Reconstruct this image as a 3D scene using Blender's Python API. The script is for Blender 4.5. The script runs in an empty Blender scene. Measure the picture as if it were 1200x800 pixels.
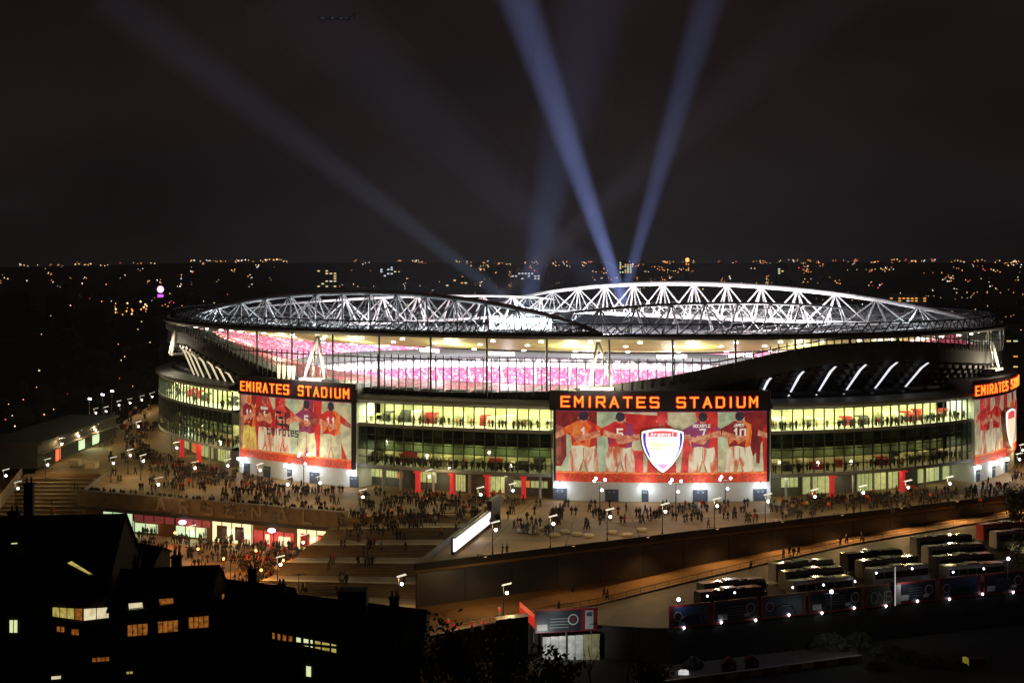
import bpy, bmesh, math, random
import numpy as np
from mathutils import Vector, Matrix
random.seed(7); rng = np.random.default_rng(7)
SC = bpy.context.scene; COL = SC.collection
R = math.radians; PI = math.pi

# ---------------------------------------------------------------- camera, sky, exposure
F, HOR, H = 1890.0, 308.0, 49.0          # focal length in photo pixels, horizon row, camera height above concourse
cd = bpy.data.cameras.new('camera'); cam = bpy.data.objects.new('camera', cd); COL.objects.link(cam)
cam.location = (0, 0, H); cam.rotation_euler = (R(90), 0, 0)
cd.sensor_width = 36; cd.lens = 36 * F / 1200; cd.shift_y = -(400 - HOR) / 1200
cd.clip_start = 1; cd.clip_end = 40000
SC.camera = cam
vs = SC.view_settings; vs.view_transform = 'Standard'; vs.look = 'None'; vs.exposure = 0; vs.gamma = 1; vs.use_curve_mapping = False
w = bpy.data.worlds.new('World'); SC.world = w; w.use_nodes = True
nt = w.node_tree; nt.nodes.clear()
n_out = nt.nodes.new('ShaderNodeOutputWorld'); n_bg = nt.nodes.new('ShaderNodeBackground'); n_bg2 = nt.nodes.new('ShaderNodeBackground')
n_add = nt.nodes.new('ShaderNodeAddShader')
n_sky = nt.nodes.new('ShaderNodeTexSky'); n_sky.sky_type = 'NISHITA'; n_sky.sun_disc = False
n_sky.sun_elevation = R(-6); n_sky.sun_rotation = R(200)
nt.links.new(n_sky.outputs[0], n_bg.inputs[0]); n_bg.inputs[1].default_value = 0.06
# low cloud lit from below by the city: warm dark brown, a little greyer down at the horizon
n_tc = nt.nodes.new('ShaderNodeTexCoord'); n_sep = nt.nodes.new('ShaderNodeSeparateXYZ'); n_rmp = nt.nodes.new('ShaderNodeValToRGB')
n_noi = nt.nodes.new('ShaderNodeTexNoise'); n_noi.inputs['Scale'].default_value = 5; n_noi.inputs['Detail'].default_value = 5
n_mp = nt.nodes.new('ShaderNodeMapping'); n_mp.inputs['Scale'].default_value = (1, 1, 2.2)
n_ml = nt.nodes.new('ShaderNodeMix'); n_ml.data_type = 'RGBA'; n_ml.blend_type = 'MULTIPLY'; n_ml.inputs[0].default_value = 1.0
n_mr = nt.nodes.new('ShaderNodeMapRange'); n_mr.inputs[1].default_value = .3; n_mr.inputs[2].default_value = .7; n_mr.inputs[3].default_value = .55; n_mr.inputs[4].default_value = 1.4
nt.links.new(n_tc.outputs['Generated'], n_sep.inputs[0]); nt.links.new(n_sep.outputs['Z'], n_rmp.inputs[0])
nt.links.new(n_tc.outputs['Generated'], n_mp.inputs[0]); nt.links.new(n_mp.outputs[0], n_noi.inputs['Vector'])
nt.links.new(n_noi.outputs[0], n_mr.inputs[0])
e = n_rmp.color_ramp.elements
e[0].position = 0.0; e[0].color = (.0120, .0100, .0108, 1)
e[1].position = 0.25; e[1].color = (.0102, .0040, .0038, 1)
x = n_rmp.color_ramp.elements.new(0.07); x.color = (.0100, .0062, .0064, 1)
nt.links.new(n_rmp.outputs[0], n_ml.inputs[6]); nt.links.new(n_mr.outputs[0], n_ml.inputs[7])
nt.links.new(n_ml.outputs[2], n_bg2.inputs[0]); n_bg2.inputs[1].default_value = 0.9
nt.links.new(n_bg.outputs[0], n_add.inputs[0]); nt.links.new(n_bg2.outputs[0], n_add.inputs[1]); nt.links.new(n_add.outputs[0], n_out.inputs[0])
sd = bpy.data.lights.new('fill_sun', 'SUN'); sd.energy = 0.004; sd.angle = R(20); sd.color = (1, .85, .7)  # faint moon-like light added as fill for the night
so = bpy.data.objects.new('fill_sun', sd); COL.objects.link(so); so.rotation_euler = (R(40), R(10), R(-20))
SC.cycles.use_denoising = True
SC.cycles.use_light_tree = True
SC.cycles.max_bounces = 5; SC.cycles.diffuse_bounces = 2; SC.cycles.glossy_bounces = 2; SC.cycles.transmission_bounces = 3
SC.cycles.volume_bounces = 0; SC.cycles.transparent_max_bounces = 12
SC.cycles.sample_clamp_indirect = 3; SC.cycles.caustics_reflective = False; SC.cycles.caustics_refractive = False

# ---------------------------------------------------------------- helpers
def G(px, py, z=0.0):                     # the ground point (height z) that lies under a photo pixel
    d = F * (H - z) / (py - HOR)
    return Vector(((px - 600) * d / F, d, z))
def at(px, py, d):                        # the point at distance d under a photo pixel
    return Vector(((px - 600) * d / F, d, H - (py - HOR) * d / F))

MATS = {}
def mat(name, col, rough=.6, metal=0., emit=0., ecol=None, noise=.18, scale=1.5, bump=0., sample=False, spec=.5, alpha=None):
    if name in MATS: return MATS[name]
    m = bpy.data.materials.new(name); m.use_nodes = True; MATS[name] = m
    t = m.node_tree; b = t.nodes['Principled BSDF']
    b.inputs['Roughness'].default_value = rough; b.inputs['Metallic'].default_value = metal
    b.inputs['Specular IOR Level'].default_value = spec
    c4 = (*col, 1)
    if noise:
        tc = t.nodes.new('ShaderNodeTexCoord'); nz = t.nodes.new('ShaderNodeTexNoise')
        nz.inputs['Scale'].default_value = scale; nz.inputs['Detail'].default_value = 6
        rp = t.nodes.new('ShaderNodeValToRGB')
        rp.color_ramp.elements[0].position = .3; rp.color_ramp.elements[1].position = .72
        rp.color_ramp.elements[0].color = (*[v * (1 - noise) for v in col], 1)
        rp.color_ramp.elements[1].color = (*[min(1, v * (1 + noise)) for v in col], 1)
        t.links.new(tc.outputs['Object'], nz.inputs['Vector']); t.links.new(nz.outputs[0], rp.inputs[0])
        t.links.new(rp.outputs[0], b.inputs['Base Color'])
        if bump:
            bp = t.nodes.new('ShaderNodeBump'); bp.inputs['Strength'].default_value = bump
            t.links.new(nz.outputs[0], bp.inputs['Height']); t.links.new(bp.outputs[0], b.inputs['Normal'])
        if emit and ecol is None: t.links.new(rp.outputs[0], b.inputs['Emission Color'])
    else:
        b.inputs['Base Color'].default_value = c4
    if emit:
        if ecol is not None or not noise: b.inputs['Emission Color'].default_value = (*(ecol or col), 1)
        b.inputs['Emission Strength'].default_value = emit
        m.cycles.emission_sampling = 'AUTO' if sample else 'NONE'
    else:
        m.cycles.emission_sampling = 'NONE'
    return m

class MB:                                  # collects faces of one mesh
    def __init__(s): s.v = []; s.f = []; s.m = []
    def quad(s, *p, mi=0):
        n = len(s.v); s.v += [tuple(q) for q in p]; s.f.append(tuple(range(n, n + len(p)))); s.m.append(mi); return s
    def box(s, c, d, rz=0, mi=0):
        cx, cy, cz = c; a, b, h = d[0] / 2, d[1] / 2, d[2] / 2; cs, sn = math.cos(rz), math.sin(rz); n = len(s.v)
        for z in (-h, h):
            for x, y in ((-a, -b), (a, -b), (a, b), (-a, b)):
                s.v.append((cx + x * cs - y * sn, cy + x * sn + y * cs, cz + z))
        for q in ((3, 2, 1, 0), (4, 5, 6, 7), (0, 1, 5, 4), (1, 2, 6, 5), (2, 3, 7, 6), (3, 0, 4, 7)):
            s.f.append(tuple(n + i for i in q)); s.m.append(mi)
        return s
    def hexa(s, lo, hi, mi=0):             # lo, hi: matching loops of points
        n = len(s.v); k = len(lo); s.v += [tuple(p) for p in lo] + [tuple(p) for p in hi]
        s.f.append(tuple(n + i for i in reversed(range(k)))); s.f.append(tuple(n + k + i for i in range(k))); s.m += [mi, mi]
        for i in range(k):
            j = (i + 1) % k; s.f.append((n + i, n + j, n + k + j, n + k + i)); s.m.append(mi)
        return s
    def prism(s, poly, z0, z1, mi=0):
        return s.hexa([(p[0], p[1], z0) for p in poly], [(p[0], p[1], z1) for p in poly], mi)
    def tube(s, p0, p1, r0, r1=None, k=6, mi=0):
        p0 = Vector(p0); p1 = Vector(p1); r1 = r0 if r1 is None else r1
        ax = (p1 - p0); 
        if ax.length < 1e-6: return s
        ax.normalize(); a = ax.orthogonal().normalized(); b = ax.cross(a)
        lo = [p0 + (a * math.cos(2 * PI * i / k) + b * math.sin(2 * PI * i / k)) * r0 for i in range(k)]
        hi = [p1 + (a * math.cos(2 * PI * i / k) + b * math.sin(2 * PI * i / k)) * r1 for i in range(k)]
        return s.hexa(lo, hi, mi)
    def path(s, pts, rs, k=6, mi=0):       # continuous swept tube
        pts = [Vector(p) for p in pts]; n0 = len(s.v); N = len(pts)
        for i, p in enumerate(pts):
            t = (pts[min(i + 1, N - 1)] - pts[max(i - 1, 0)]).normalized()
            a = t.cross(Vector((0, 0, 1))); a = a.normalized() if a.length > 1e-3 else Vector((1, 0, 0)); b = t.cross(a)
            r = rs[i] if hasattr(rs, '__len__') else rs
            s.v += [tuple(p + (a * math.cos(2 * PI * j / k) + b * math.sin(2 * PI * j / k)) * r) for j in range(k)]
        for i in range(N - 1):
            for j in range(k):
                q = (j + 1) % k; s.f.append((n0 + i * k + j, n0 + i * k + q, n0 + (i + 1) * k + q, n0 + (i + 1) * k + j)); s.m.append(mi)
        s.f.append(tuple(n0 + j for j in reversed(range(k)))); s.f.append(tuple(n0 + (N - 1) * k + j for j in range(k))); s.m += [mi, mi]
        return s
    def lathe(s, prof, c=(0, 0, 0), k=12, mi=0):   # prof: (r, z)
        n0 = len(s.v)
        for r, z in prof:
            s.v += [(c[0] + r * math.cos(2 * PI * j / k), c[1] + r * math.sin(2 * PI * j / k), c[2] + z) for j in range(k)]
        for i in range(len(prof) - 1):
            for j in range(k):
                q = (j + 1) % k; s.f.append((n0 + i * k + j, n0 + i * k + q, n0 + (i + 1) * k + q, n0 + (i + 1) * k + j)); s.m.append(mi)
        s.f.append(tuple(n0 + j for j in reversed(range(k)))); s.f.append(tuple(n0 + (len(prof) - 1) * k + j for j in range(k))); s.m += [mi, mi]
        return s
    def ball(s, c, r, k=8, mi=0, sz=1.0):
        pr = [(max(.02, math.sin(PI * i / 5)) * r, -math.cos(PI * i / 5) * r * sz) for i in range(6)]
        return s.lathe(pr, c, k, mi)
    def obj(s, name, mats, parent=None, org=None, smooth=False):
        o0 = Vector(parent['_o']) if parent is not None else (Vector(org) if org is not None else Vector((0, 0, 0)))
        me = bpy.data.meshes.new(name)
        me.from_pydata([(p[0] - o0.x, p[1] - o0.y, p[2] - o0.z) for p in s.v], [], s.f)
        for m in (mats if isinstance(mats, (list, tuple)) else [mats]): me.materials.append(m)
        if any(s.m): me.polygons.foreach_set('material_index', s.m)
        if smooth: me.polygons.foreach_set('use_smooth', [True] * len(s.f))
        me.update()
        o = bpy.data.objects.new(name, me); COL.objects.link(o)
        ORG[o.name] = o0
        if parent is None: o.location = o0
        else: o.parent = parent
        o['_o'] = tuple(o0)
        return o
ORG = {}
def thing(name, loc, label, cat, group=None, rz=0):
    o = bpy.data.objects.new(name, None); COL.objects.link(o); o.location = loc; o.rotation_euler = (0, 0, rz); o['_o'] = tuple(loc)
    o.empty_display_size = .1
    return tag(o, label, cat, group)
def tag(o, label, cat, group=None, kind=None):
    o['label'] = label
    if cat: o['category'] = cat
    if group: o['group'] = group
    if kind: o['kind'] = kind
    return o
def struct(o): o['kind'] = 'structure'; return o
def stuff(o): o['kind'] = 'stuff'; return o
def copy_tree(o, parent=None):
    c = o.copy(); COL.objects.link(c)
    if parent is not None: c.parent = parent
    for ch in list(o.children): copy_tree(ch, c)
    return c
def light(kind, loc, power, col, parent=None, size=.3, rot=None, spot=None, name='lamp_light'):
    l = bpy.data.lights.new(name, kind); l.energy = power; l.color = col
    if kind == 'AREA': l.size = size
    else: l.shadow_soft_size = size
    if kind == 'SPOT': l.spot_size = spot or R(90); l.spot_blend = .6
    o = bpy.data.objects.new(name, l); COL.objects.link(o)
    o0 = Vector(parent['_o']) if parent is not None else Vector((0, 0, 0))
    o.location = Vector(loc) - o0
    if parent is not None: o.parent = parent
    if rot is not None: o.rotation_euler = rot
    return o
def aim(o, d): o.rotation_euler = Vector(d).to_track_quat('-Z', 'Y').to_euler()
ORD = ['first', 'second', 'third', 'fourth', 'fifth', 'sixth', 'seventh', 'eighth', 'ninth', 'tenth', 'eleventh', 'twelfth', 'thirteenth', 'fourteenth', 'fifteenth', 'sixteenth', 'seventeenth', 'eighteenth', 'nineteenth', 'twentieth']

# stroke lettering: letters as polylines in a 1 x 1.4 cell
GLY = {
 'E': [[(1, 0), (0, 0), (0, 1.4), (1, 1.4)], [(0, .72), (.85, .72)]], 'M': [[(0, 0), (0, 1.4), (.5, .6), (1, 1.4), (1, 0)]],
 'I': [[(.5, 0), (.5, 1.4)]], 'R': [[(0, 0), (0, 1.4), (.9, 1.4), (1, 1.25), (1, .8), (.9, .66), (0, .66)], [(.5, .66), (1, 0)]],
 'A': [[(0, 0), (.5, 1.4), (1, 0)], [(.22, .5), (.78, .5)]], 'T': [[(.5, 0), (.5, 1.4)], [(0, 1.4), (1, 1.4)]],
 'S': [[(0, .1), (.12, 0), (.9, 0), (1, .12), (1, .6), (.9, .72), (.1, .72), (0, .84), (0, 1.28), (.1, 1.4), (.9, 1.4), (1, 1.3)]],
 'D': [[(0, 0), (0, 1.4), (.8, 1.4), (1, 1.2), (1, .2), (.8, 0), (0, 0)]], 'U': [[(0, 1.4), (0, .2), (.15, 0), (.85, 0), (1, .2), (1, 1.4)]],
 'N': [[(0, 0), (0, 1.4), (1, 0), (1, 1.4)]], 'L': [[(0, 1.4), (0, 0), (1, 0)]], 'J': [[(0, .25), (.15, 0), (.7, 0), (.85, .2), (.85, 1.4)]],
 'Q': [[(.2, 0), (.8, 0), (1, .2), (1, 1.2), (.8, 1.4), (.2, 1.4), (0, 1.2), (0, .2), (.2, 0)], [(.6, .4), (1, -.05)]],
 'B': [[(0, 0), (0, 1.4), (.8, 1.4), (.95, 1.2), (.95, .9), (.8, .72), (0, .72)], [(.8, .72), (1, .55), (1, .15), (.85, 0), (0, 0)]],
 'O': [[(.2, 0), (.8, 0), (1, .2), (1, 1.2), (.8, 1.4), (.2, 1.4), (0, 1.2), (0, .2), (.2, 0)]],
 'C': [[(1, .2), (.85, 0), (.15, 0), (0, .2), (0, 1.2), (.15, 1.4), (.85, 1.4), (1, 1.2)]],
 '1': [[(.2, 1.1), (.55, 1.4), (.55, 0)]], '7': [[(0, 1.4), (1, 1.4), (.4, 0)]], '0': [[(0, .1), (0, 1.3), (1, 1.3), (1, .1), (0, .1)]],
 '5': [[(0, .1), (.8, 0), (1, .2), (1, .6), (.85, .8), (0, .8), (0, 1.4), (.95, 1.4)]], '8': [[(0, 0), (0, 1.4), (1, 1.4), (1, 0), (0, 0)], [(0, .72), (1, .72)]],
 'm': [[(0, 0), (0, .9), (.45, .9), (.5, 0)], [(.5, .9), (.95, .9), (1, 0)]], 'i': [[(.5, 0), (.5, .9)]], 'r': [[(.2, 0), (.2, .9), (.9, .9)]],
 'a': [[(.9, .9), (.1, .9), (.1, 0), (.9, 0), (.9, 1)]], 't': [[(.5, 1.4), (.5, 0), (.9, 0)], [(.1, .95), (.9, .95)]],
 'e': [[(.95, .1), (.1, .05), (.05, .9), (.95, .9), (.95, .5), (.1, .5)]], 's': [[(0, 0), (.9, 0), (.9, .45), (.1, .45), (.1, .9), (1, .9)]],
 'n': [[(.1, 0), (.1, .9), (.9, .9), (.9, 0)]], 'l': [[(.5, 0), (.5, 1.4)]], 'F': [[(0, 0), (0, 1.4), (1, 1.4)], [(0, .72), (.8, .72)]], 'y': [[(.1, .9), (.5, .1)], [(.95, .9), (.3, -.5)]],
}
def strokes(ch, x0, y0, wd, ht, th):       # list of 2D quads
    out = []
    for pl in GLY.get(ch, []):
        pts = [Vector((x0 + p[0] * wd, y0 + p[1] / 1.4 * ht)) for p in pl]
        for i in range(len(pts) - 1):
            a, b = pts[i], pts[i + 1]; t = (b - a)
            if t.length < 1e-6: continue
            t.normalize(); n = Vector((-t.y, t.x)) * th / 2; t = t * th / 2 * .92
            out.append([a - t - n, b + t - n, b + t + n, a - t + n])
    return out
# ---------------------------------------------------------------- stadium plan
CX, CY, TH, EA, EB = 14.0, 448.0, -0.86, 123.0, 103.0
CT, ST = math.cos(TH), math.sin(TH)
def EL(phi, da=0., z=0., ea=None, eb=None):
    u = ((ea or EA) + da) * math.cos(phi); v = ((eb or EB) + da) * math.sin(phi)
    return Vector((CX + u * CT - v * ST, CY + u * ST + v * CT, z))
def NRM(phi):
    u = math.cos(phi) / EA; v = math.sin(phi) / EB
    return Vector((u * CT - v * ST, u * ST + v * CT, 0)).normalized()
_ph = np.linspace(-PI, PI, 14401)
def phi_px(px, da=0.):                     # near-side angle whose point lies in photo column px
    u = (EA + da) * np.cos(_ph); v = (EB + da) * np.sin(_ph)
    X = CX + u * CT - v * ST; Y = CY + u * ST + v * CT; P = 600 + F * X / Y
    lo, hi = int(np.argmin(P)), int(np.argmax(P))
    near = np.ones(len(_ph), bool)
    mid = _ph[np.argmin(Y)]
    dphi = (_ph - mid + PI) % (2 * PI) - PI
    a = (_ph[lo] - mid + PI) % (2 * PI) - PI; b = (_ph[hi] - mid + PI) % (2 * PI) - PI
    ok = (dphi >= min(a, b)) & (dphi <= max(a, b))
    k = np.where(ok, abs(P - px), 1e9).argmin()
    return mid + float(dphi[k])
PHL, PHR = phi_px(0), phi_px(1300)        # the two silhouette angles
def arc(p0, p1, step, da=0.):             # angles between p0 and p1 about `step` metres apart
    n = 400; ph = np.linspace(p0, p1, n); L = [0.]
    for i in range(1, n): L.append(L[-1] + (EL(ph[i], da) - EL(ph[i - 1], da)).length)
    k = max(1, round(L[-1] / step)); return [float(np.interp(L[-1] * i / k, L, ph)) for i in range(k + 1)]
def ring(name, prof, m, p0, p1, step=2.5, parent=None, smooth=True, mi=None):
    b = MB(); ph = arc(p0, p1, step); closed = abs(p1 - p0 - 2 * PI) < 1e-3
    if closed: ph = ph[:-1]
    pr = [prof(p) if callable(prof) else prof for p in ph]; k = len(pr[0])
    for p, q in zip(ph, pr):
        for t in q:
            b.v.append(tuple(EL(p, t[0], t[1]) if len(t) == 2 else EL(p, 0, t[2], t[0], t[1])))
    N = len(ph)
    for i in range(N if closed else N - 1):
        j = (i + 1) % N
        for c in range(k - 1):
            b.f.append((i * k + c, j * k + c, j * k + c + 1, i * k + c + 1)); b.m.append(mi[c] if mi else 0)
    return b.obj(name, m, parent, smooth=smooth)
def zpx(px, py, da=0.):                    # height of the stadium surface point seen at a pixel
    return H - (py - HOR) * EL(phi_px(px, da), da).y / F

WALL = [(200, 377), (210, 380), (250, 402), (290, 424), (315, 435), (356, 444), (427, 454), (500, 459), (560, 460), (640, 459), (700, 453), (780, 442), (850, 428), (920, 412), (970, 404), (1050, 399), (1100, 401), (1150, 404), (1172, 404)]
_wp = [phi_px(a) for a, b in WALL]; _wz = [zpx(a, b) for a, b in WALL]
if _wp[0] > _wp[-1]: _wp.reverse(); _wz.reverse()
def zt(phi):                               # top of the wall round the upper tier: swoops up and down
    mid = (_wp[0] + _wp[-1]) / 2; d = (phi - mid + PI / 2) % PI - PI / 2
    return min(32.6, float(np.interp(mid + d, _wp, _wz)))

# ---------------------------------------------------------------- materials
M_asph = mat('dark_asphalt', (.045, .04, .036), .85, noise=.3, scale=.25)
M_pave = mat('concourse_paving', (.225, .138, .052), .7, noise=.22, scale=.12, spec=.3)
M_plaza = mat('plaza_paving', (.23, .115, .04), .7, noise=.25, scale=.2, spec=.3)
M_road = mat('brown_road', (.22, .125, .055), .75, noise=.25, scale=.15, spec=.3)
M_dark = mat('dark_cladding', (.032, .032, .036), .45, noise=.15, scale=.4)
M_dark2 = mat('charcoal_metal', (.035, .034, .035), .7, 0., noise=.15, scale=.7)
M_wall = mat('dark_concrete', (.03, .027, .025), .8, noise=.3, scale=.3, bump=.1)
M_conc = mat('pale_concrete', (.42, .42, .40), .7, noise=.1, scale=.5)
M_white = mat('white_steel', (.78, .79, .78), .45, noise=.08, scale=2)
M_dsteel = mat('dark_steel', (.035, .037, .042), .45, .3, noise=.1)
M_soff = mat('cream_soffit', (.52, .60, .24), .6, noise=.08, scale=.15)
M_roof = mat('grey_roof_metal', (.30, .32, .34), .38, .5, noise=.12, scale=.2)
M_frame = mat('aluminium_frame', (.07, .085, .085), .4, .5, noise=.1)
M_grey = mat('grey_panel', (.26, .28, .28), .5, .2, noise=.1, scale=.6)
M_room = mat('concourse_room_wall', (.62, .62, .36), .6, noise=.35, scale=.25)
M_floor = mat('concourse_floor', (.4, .4, .3), .5, noise=.15, scale=.5)
M_bulk = mat('olive_bulkhead', (.2, .19, .11), .6, noise=.3, scale=.3)
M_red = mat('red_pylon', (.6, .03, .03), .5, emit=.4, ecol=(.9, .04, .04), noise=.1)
M_lampw = mat('lamp_white', (1, 1, 1), .5, emit=9, ecol=(1, .97, .95), noise=0)
M_lampw2 = mat('lamp_soft', (1, 1, 1), .5, emit=2.2, ecol=(1, .95, .85), noise=0)
M_lampb = mat('lamp_bluish', (1, 1, 1), .5, emit=9, ecol=(.8, .85, 1), noise=0)
M_flood = mat('flood_lamp', (1, 1, 1), .5, emit=14, ecol=(.72, .92, 1), noise=0)
M_warm = mat('warm_window', (.9, .6, .3), .5, emit=.8, ecol=(1, .55, .2), noise=.3, scale=3)
M_seat = None
def glass_mat(name, tint, refl=.12):
    m = bpy.data.materials.new(name); m.use_nodes = True; t = m.node_tree; t.nodes.clear()
    o = t.nodes.new('ShaderNodeOutputMaterial'); tr = t.nodes.new('ShaderNodeBsdfTransparent'); gl = t.nodes.new('ShaderNodeBsdfGlossy')
    mx = t.nodes.new('ShaderNodeMixShader'); fr = t.nodes.new('ShaderNodeLayerWeight'); fr.inputs[0].default_value = .5; pw = t.nodes.new('ShaderNodeMath'); pw.operation = 'POWER'; pw.inputs[1].default_value = 4; mr = t.nodes.new('ShaderNodeMapRange'); mr.inputs[3].default_value = refl * .16; mr.inputs[4].default_value = .45
    tr.inputs[0].default_value = (*tint, 1); gl.inputs['Roughness'].default_value = .03; gl.inputs[0].default_value = (.9, .95, 1, 1)
    t.links.new(fr.outputs['Facing'], pw.inputs[0]); t.links.new(pw.outputs[0], mr.inputs[0]); t.links.new(mr.outputs[0], mx.inputs[0]); t.links.new(tr.outputs[0], mx.inputs[1]); t.links.new(gl.outputs[0], mx.inputs[2]); t.links.new(mx.outputs[0], o.inputs[0])
    return m
M_glass = glass_mat('clear_glass', (.88, .9, .82), .25)
M_glassd = glass_mat('tinted_glass', (.42, .5, .45), .35)

# ---------------------------------------------------------------- ground and levels
def hill(x, y):
    d = math.hypot(x, y)
    s = min(1, max(0, (d - 2600) / 5200)); s = s * s * (3 - 2 * s)
    n = min(1, max(0, (d - 420) / 400))
    return -12.6 + 4 * n + s * (44 + 16 * math.sin(x / 1500 + 1.3) + 9 * math.sin(x / 520 + 4))
b = MB()
ds = [0, 60, 120, 200, 300, 420, 520, 650, 820, 1100, 1500, 2000, 2600, 3200, 3900, 4700, 5600, 6600, 7800, 9000, 12000]
NA = 64
for d in ds[1:]:
    for i in range(NA):
        a = 2 * PI * i / NA; X, Y = d * math.sin(a), d * math.cos(a); b.v.append((X, Y, hill(X, Y)))
for k in range(len(ds) - 2):
    for i in range(NA):
        j = (i + 1) % NA; b.f.append((k * NA + i, (k + 1) * NA + i, (k + 1) * NA + j, k * NA + j)); b.m.append(0)
b.f.append(tuple(reversed(range(NA)))); b.m.append(0)
M_land = mat('night_land', (.03, .03, .026), .9, noise=.5, scale=.01)
struct(b.obj('ground', M_land, smooth=True))

C0 = G(487, 668); C1 = G(800, 630); C2 = G(1000, 607); C3 = G(1200, 583)
SGN = G(574, 598); SL = G(408, 606); RL = Vector((-91, 341, 0)); NT = Vector((-93.5, 374, 0))
pod = [C0, C1, C2, C3, Vector((190, 392, 0)), Vector((215, 520, 0)), Vector((140, 625, 0)), Vector((-40, 640, 0)), Vector((-125, 560, 0)), Vector((-118, 470, 0)), Vector((-112, 379, 0)), NT, RL, SL, SGN]
struct(MB().prism([(p.x, p.y) for p in pod], -12.6, 0).obj('concourse', M_pave))
LV = -7.0
low = [(-170, 470), (-170, 205), (-25, 216), (-6, 252), (10, 253.5), (G(785, 737, LV).x, G(785, 737, LV).y), (G(1200, 692, LV).x, G(1200, 692, LV).y), (170, 315), (240, 420), (120, 500), (-60, 480)]
o = MB().prism(low, -12.5, LV - .3).obj('lower_ground_slab', M_wall); struct(o)
# plaza, road and coach park sheets on it
o = MB().prism([(-169, 400), (-169, 206), (-25.5, 217), (-12, 262), (-3, 300), (-20, 330)], LV - .29, LV - .01).obj('plaza', M_plaza); struct(o)
K0 = G(560, 742, LV); K1 = G(1200, 618, LV)
RS = [(470, 752, -7.), (560, 733, -7.), (640, 719, -7.), (700, 709, -6.9), (800, 684, -5.4), (900, 660, -4.3), (1000, 638, -3.4), (1100, 621, -2.7), (1200, 604, -2.1), (1320, 588, -1.6)]   # the road climbs to the right
def road_z(px): return float(np.interp(px, [r_[0] for r_ in RS], [r_[2] for r_ in RS]))
def wall_at(px):
    best = None
    for a_, c_ in ((C0, C1), (C1, C2), (C2, C3), (C3, Vector((190, 392, 0)))):
        for k in range(101):
            p = a_.lerp(c_, k / 100); e_ = abs(600 + F * p.x / p.y - px)
            if best is None or e_ < best[0]: best = (e_, p)
    return best[1]
rb = MB(); kp = []
for i, (px, py, z) in enumerate(RS):
    wp = wall_at(px).copy(); wp.y += .4; wp.z = z; kp.append(G(px, py, z))
    if px < 490: wp = Vector((-19, 262, z))
    rb.v += [tuple(wp), tuple(kp[-1]), (kp[-1].x, kp[-1].y, -7.3)]
    if i: n0 = 3 * i; rb.f += [(n0 - 3, n0 - 2, n0 + 1, n0), (n0 - 2, n0 - 1, n0 + 2, n0 + 1)]; rb.m += [0, 1]
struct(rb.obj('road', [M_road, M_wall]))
kb = MB(); kb.path([p + Vector((0, 0, .08)) for p in kp], .17, 4)
struct(kb.obj('kerb', M_conc))
rl = MB()
for i in range(len(kp) - 1):
    for k in range(6):
        q_ = kp[i].lerp(kp[i + 1], k / 6); rl.tube(q_, q_ + Vector((0, 0, 1.1)), .04, k=4)
rl.path([p + Vector((0, 0, 1.1)) for p in kp], .05, 4); rl.path([p + Vector((0, 0, .6)) for p in kp], .03, 4)
RAILING = rl.obj('railing', M_dsteel, org=kp[0]); tag(RAILING, 'thin dark railing along the road edge above the coach park', 'railing')

# wide steps from the concourse down to the plaza
M_step = mat('step_concrete', (.19, .122, .06), .75, noise=.2, scale=.5)
M_nose = mat('pale_step_edge', (.36, .27, .15), .7, noise=.2, scale=.5)
st = MB(); ns = MB(); NF = 5; ND = 8
TL, TR_, BL, BR = Vector((SL.x - .5, SL.y + 4, 0)), SGN.copy(), Vector((-46, 268, 0)), Vector((C0.x - .02, C0.y + 5, 0))
tot = NF * ND; zz = 0.; s = 0.
def lerp(a, b, t): return a + (b - a) * t
tt = 0.
for f in range(NF):
    for k in range(ND + 1):
        dt = (.035 if k < ND else .2 - .035 * ND * .5) 
        dt = .0105 if k < ND else .2 - .0105 * ND
        a0, a1 = lerp(TL, BL, tt), lerp(TR_, BR, tt); tt += dt; b0, b1 = lerp(TL, BL, tt), lerp(TR_, BR, tt)
        zz -= 7.0 / (NF * (ND + 1))
        st.hexa([(b0.x, b0.y, -7.2), (b1.x, b1.y, -7.2), (a1.x, a1.y, -7.2), (a0.x, a0.y, -7.2)], [(b0.x, b0.y, zz), (b1.x, b1.y, zz), (a1.x, a1.y, zz), (a0.x, a0.y, zz)])
        if k == ND:
            c0, c1 = lerp(TL, BL, tt - .03), lerp(TR_, BR, tt - .03)
            ns.hexa([(b0.x, b0.y, zz), (b1.x, b1.y, zz), (c1.x, c1.y, zz), (c0.x, c0.y, zz)], [(b0.x, b0.y, zz + .02), (b1.x, b1.y, zz + .02), (c1.x, c1.y, zz + .02), (c0.x, c0.y, zz + .02)])
steps = struct(st.obj('stairs', M_step)); ns.obj('step_edge', M_nose, steps)
def step_z(p):                             # height of the steps under a plan point
    t = min(1, max(0, (TL.y - p.y) / (TL.y - BL.y))); return -7.0 * t

# ---------------------------------------------------------------- the stadium
S = thing('stadium', (CX, CY, 0), 'vast oval football stadium with white roof trusses and lit glass drum', 'stadium')
FULL0, FULL1 = PHL - .0, PHL + 2 * PI
P0, P1 = min(PHL, PHR) - .25, max(PHL, PHR) + .25   # visible side
ZR = 33.8
IA, IB, ZI = 74., 52., 27.9
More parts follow.
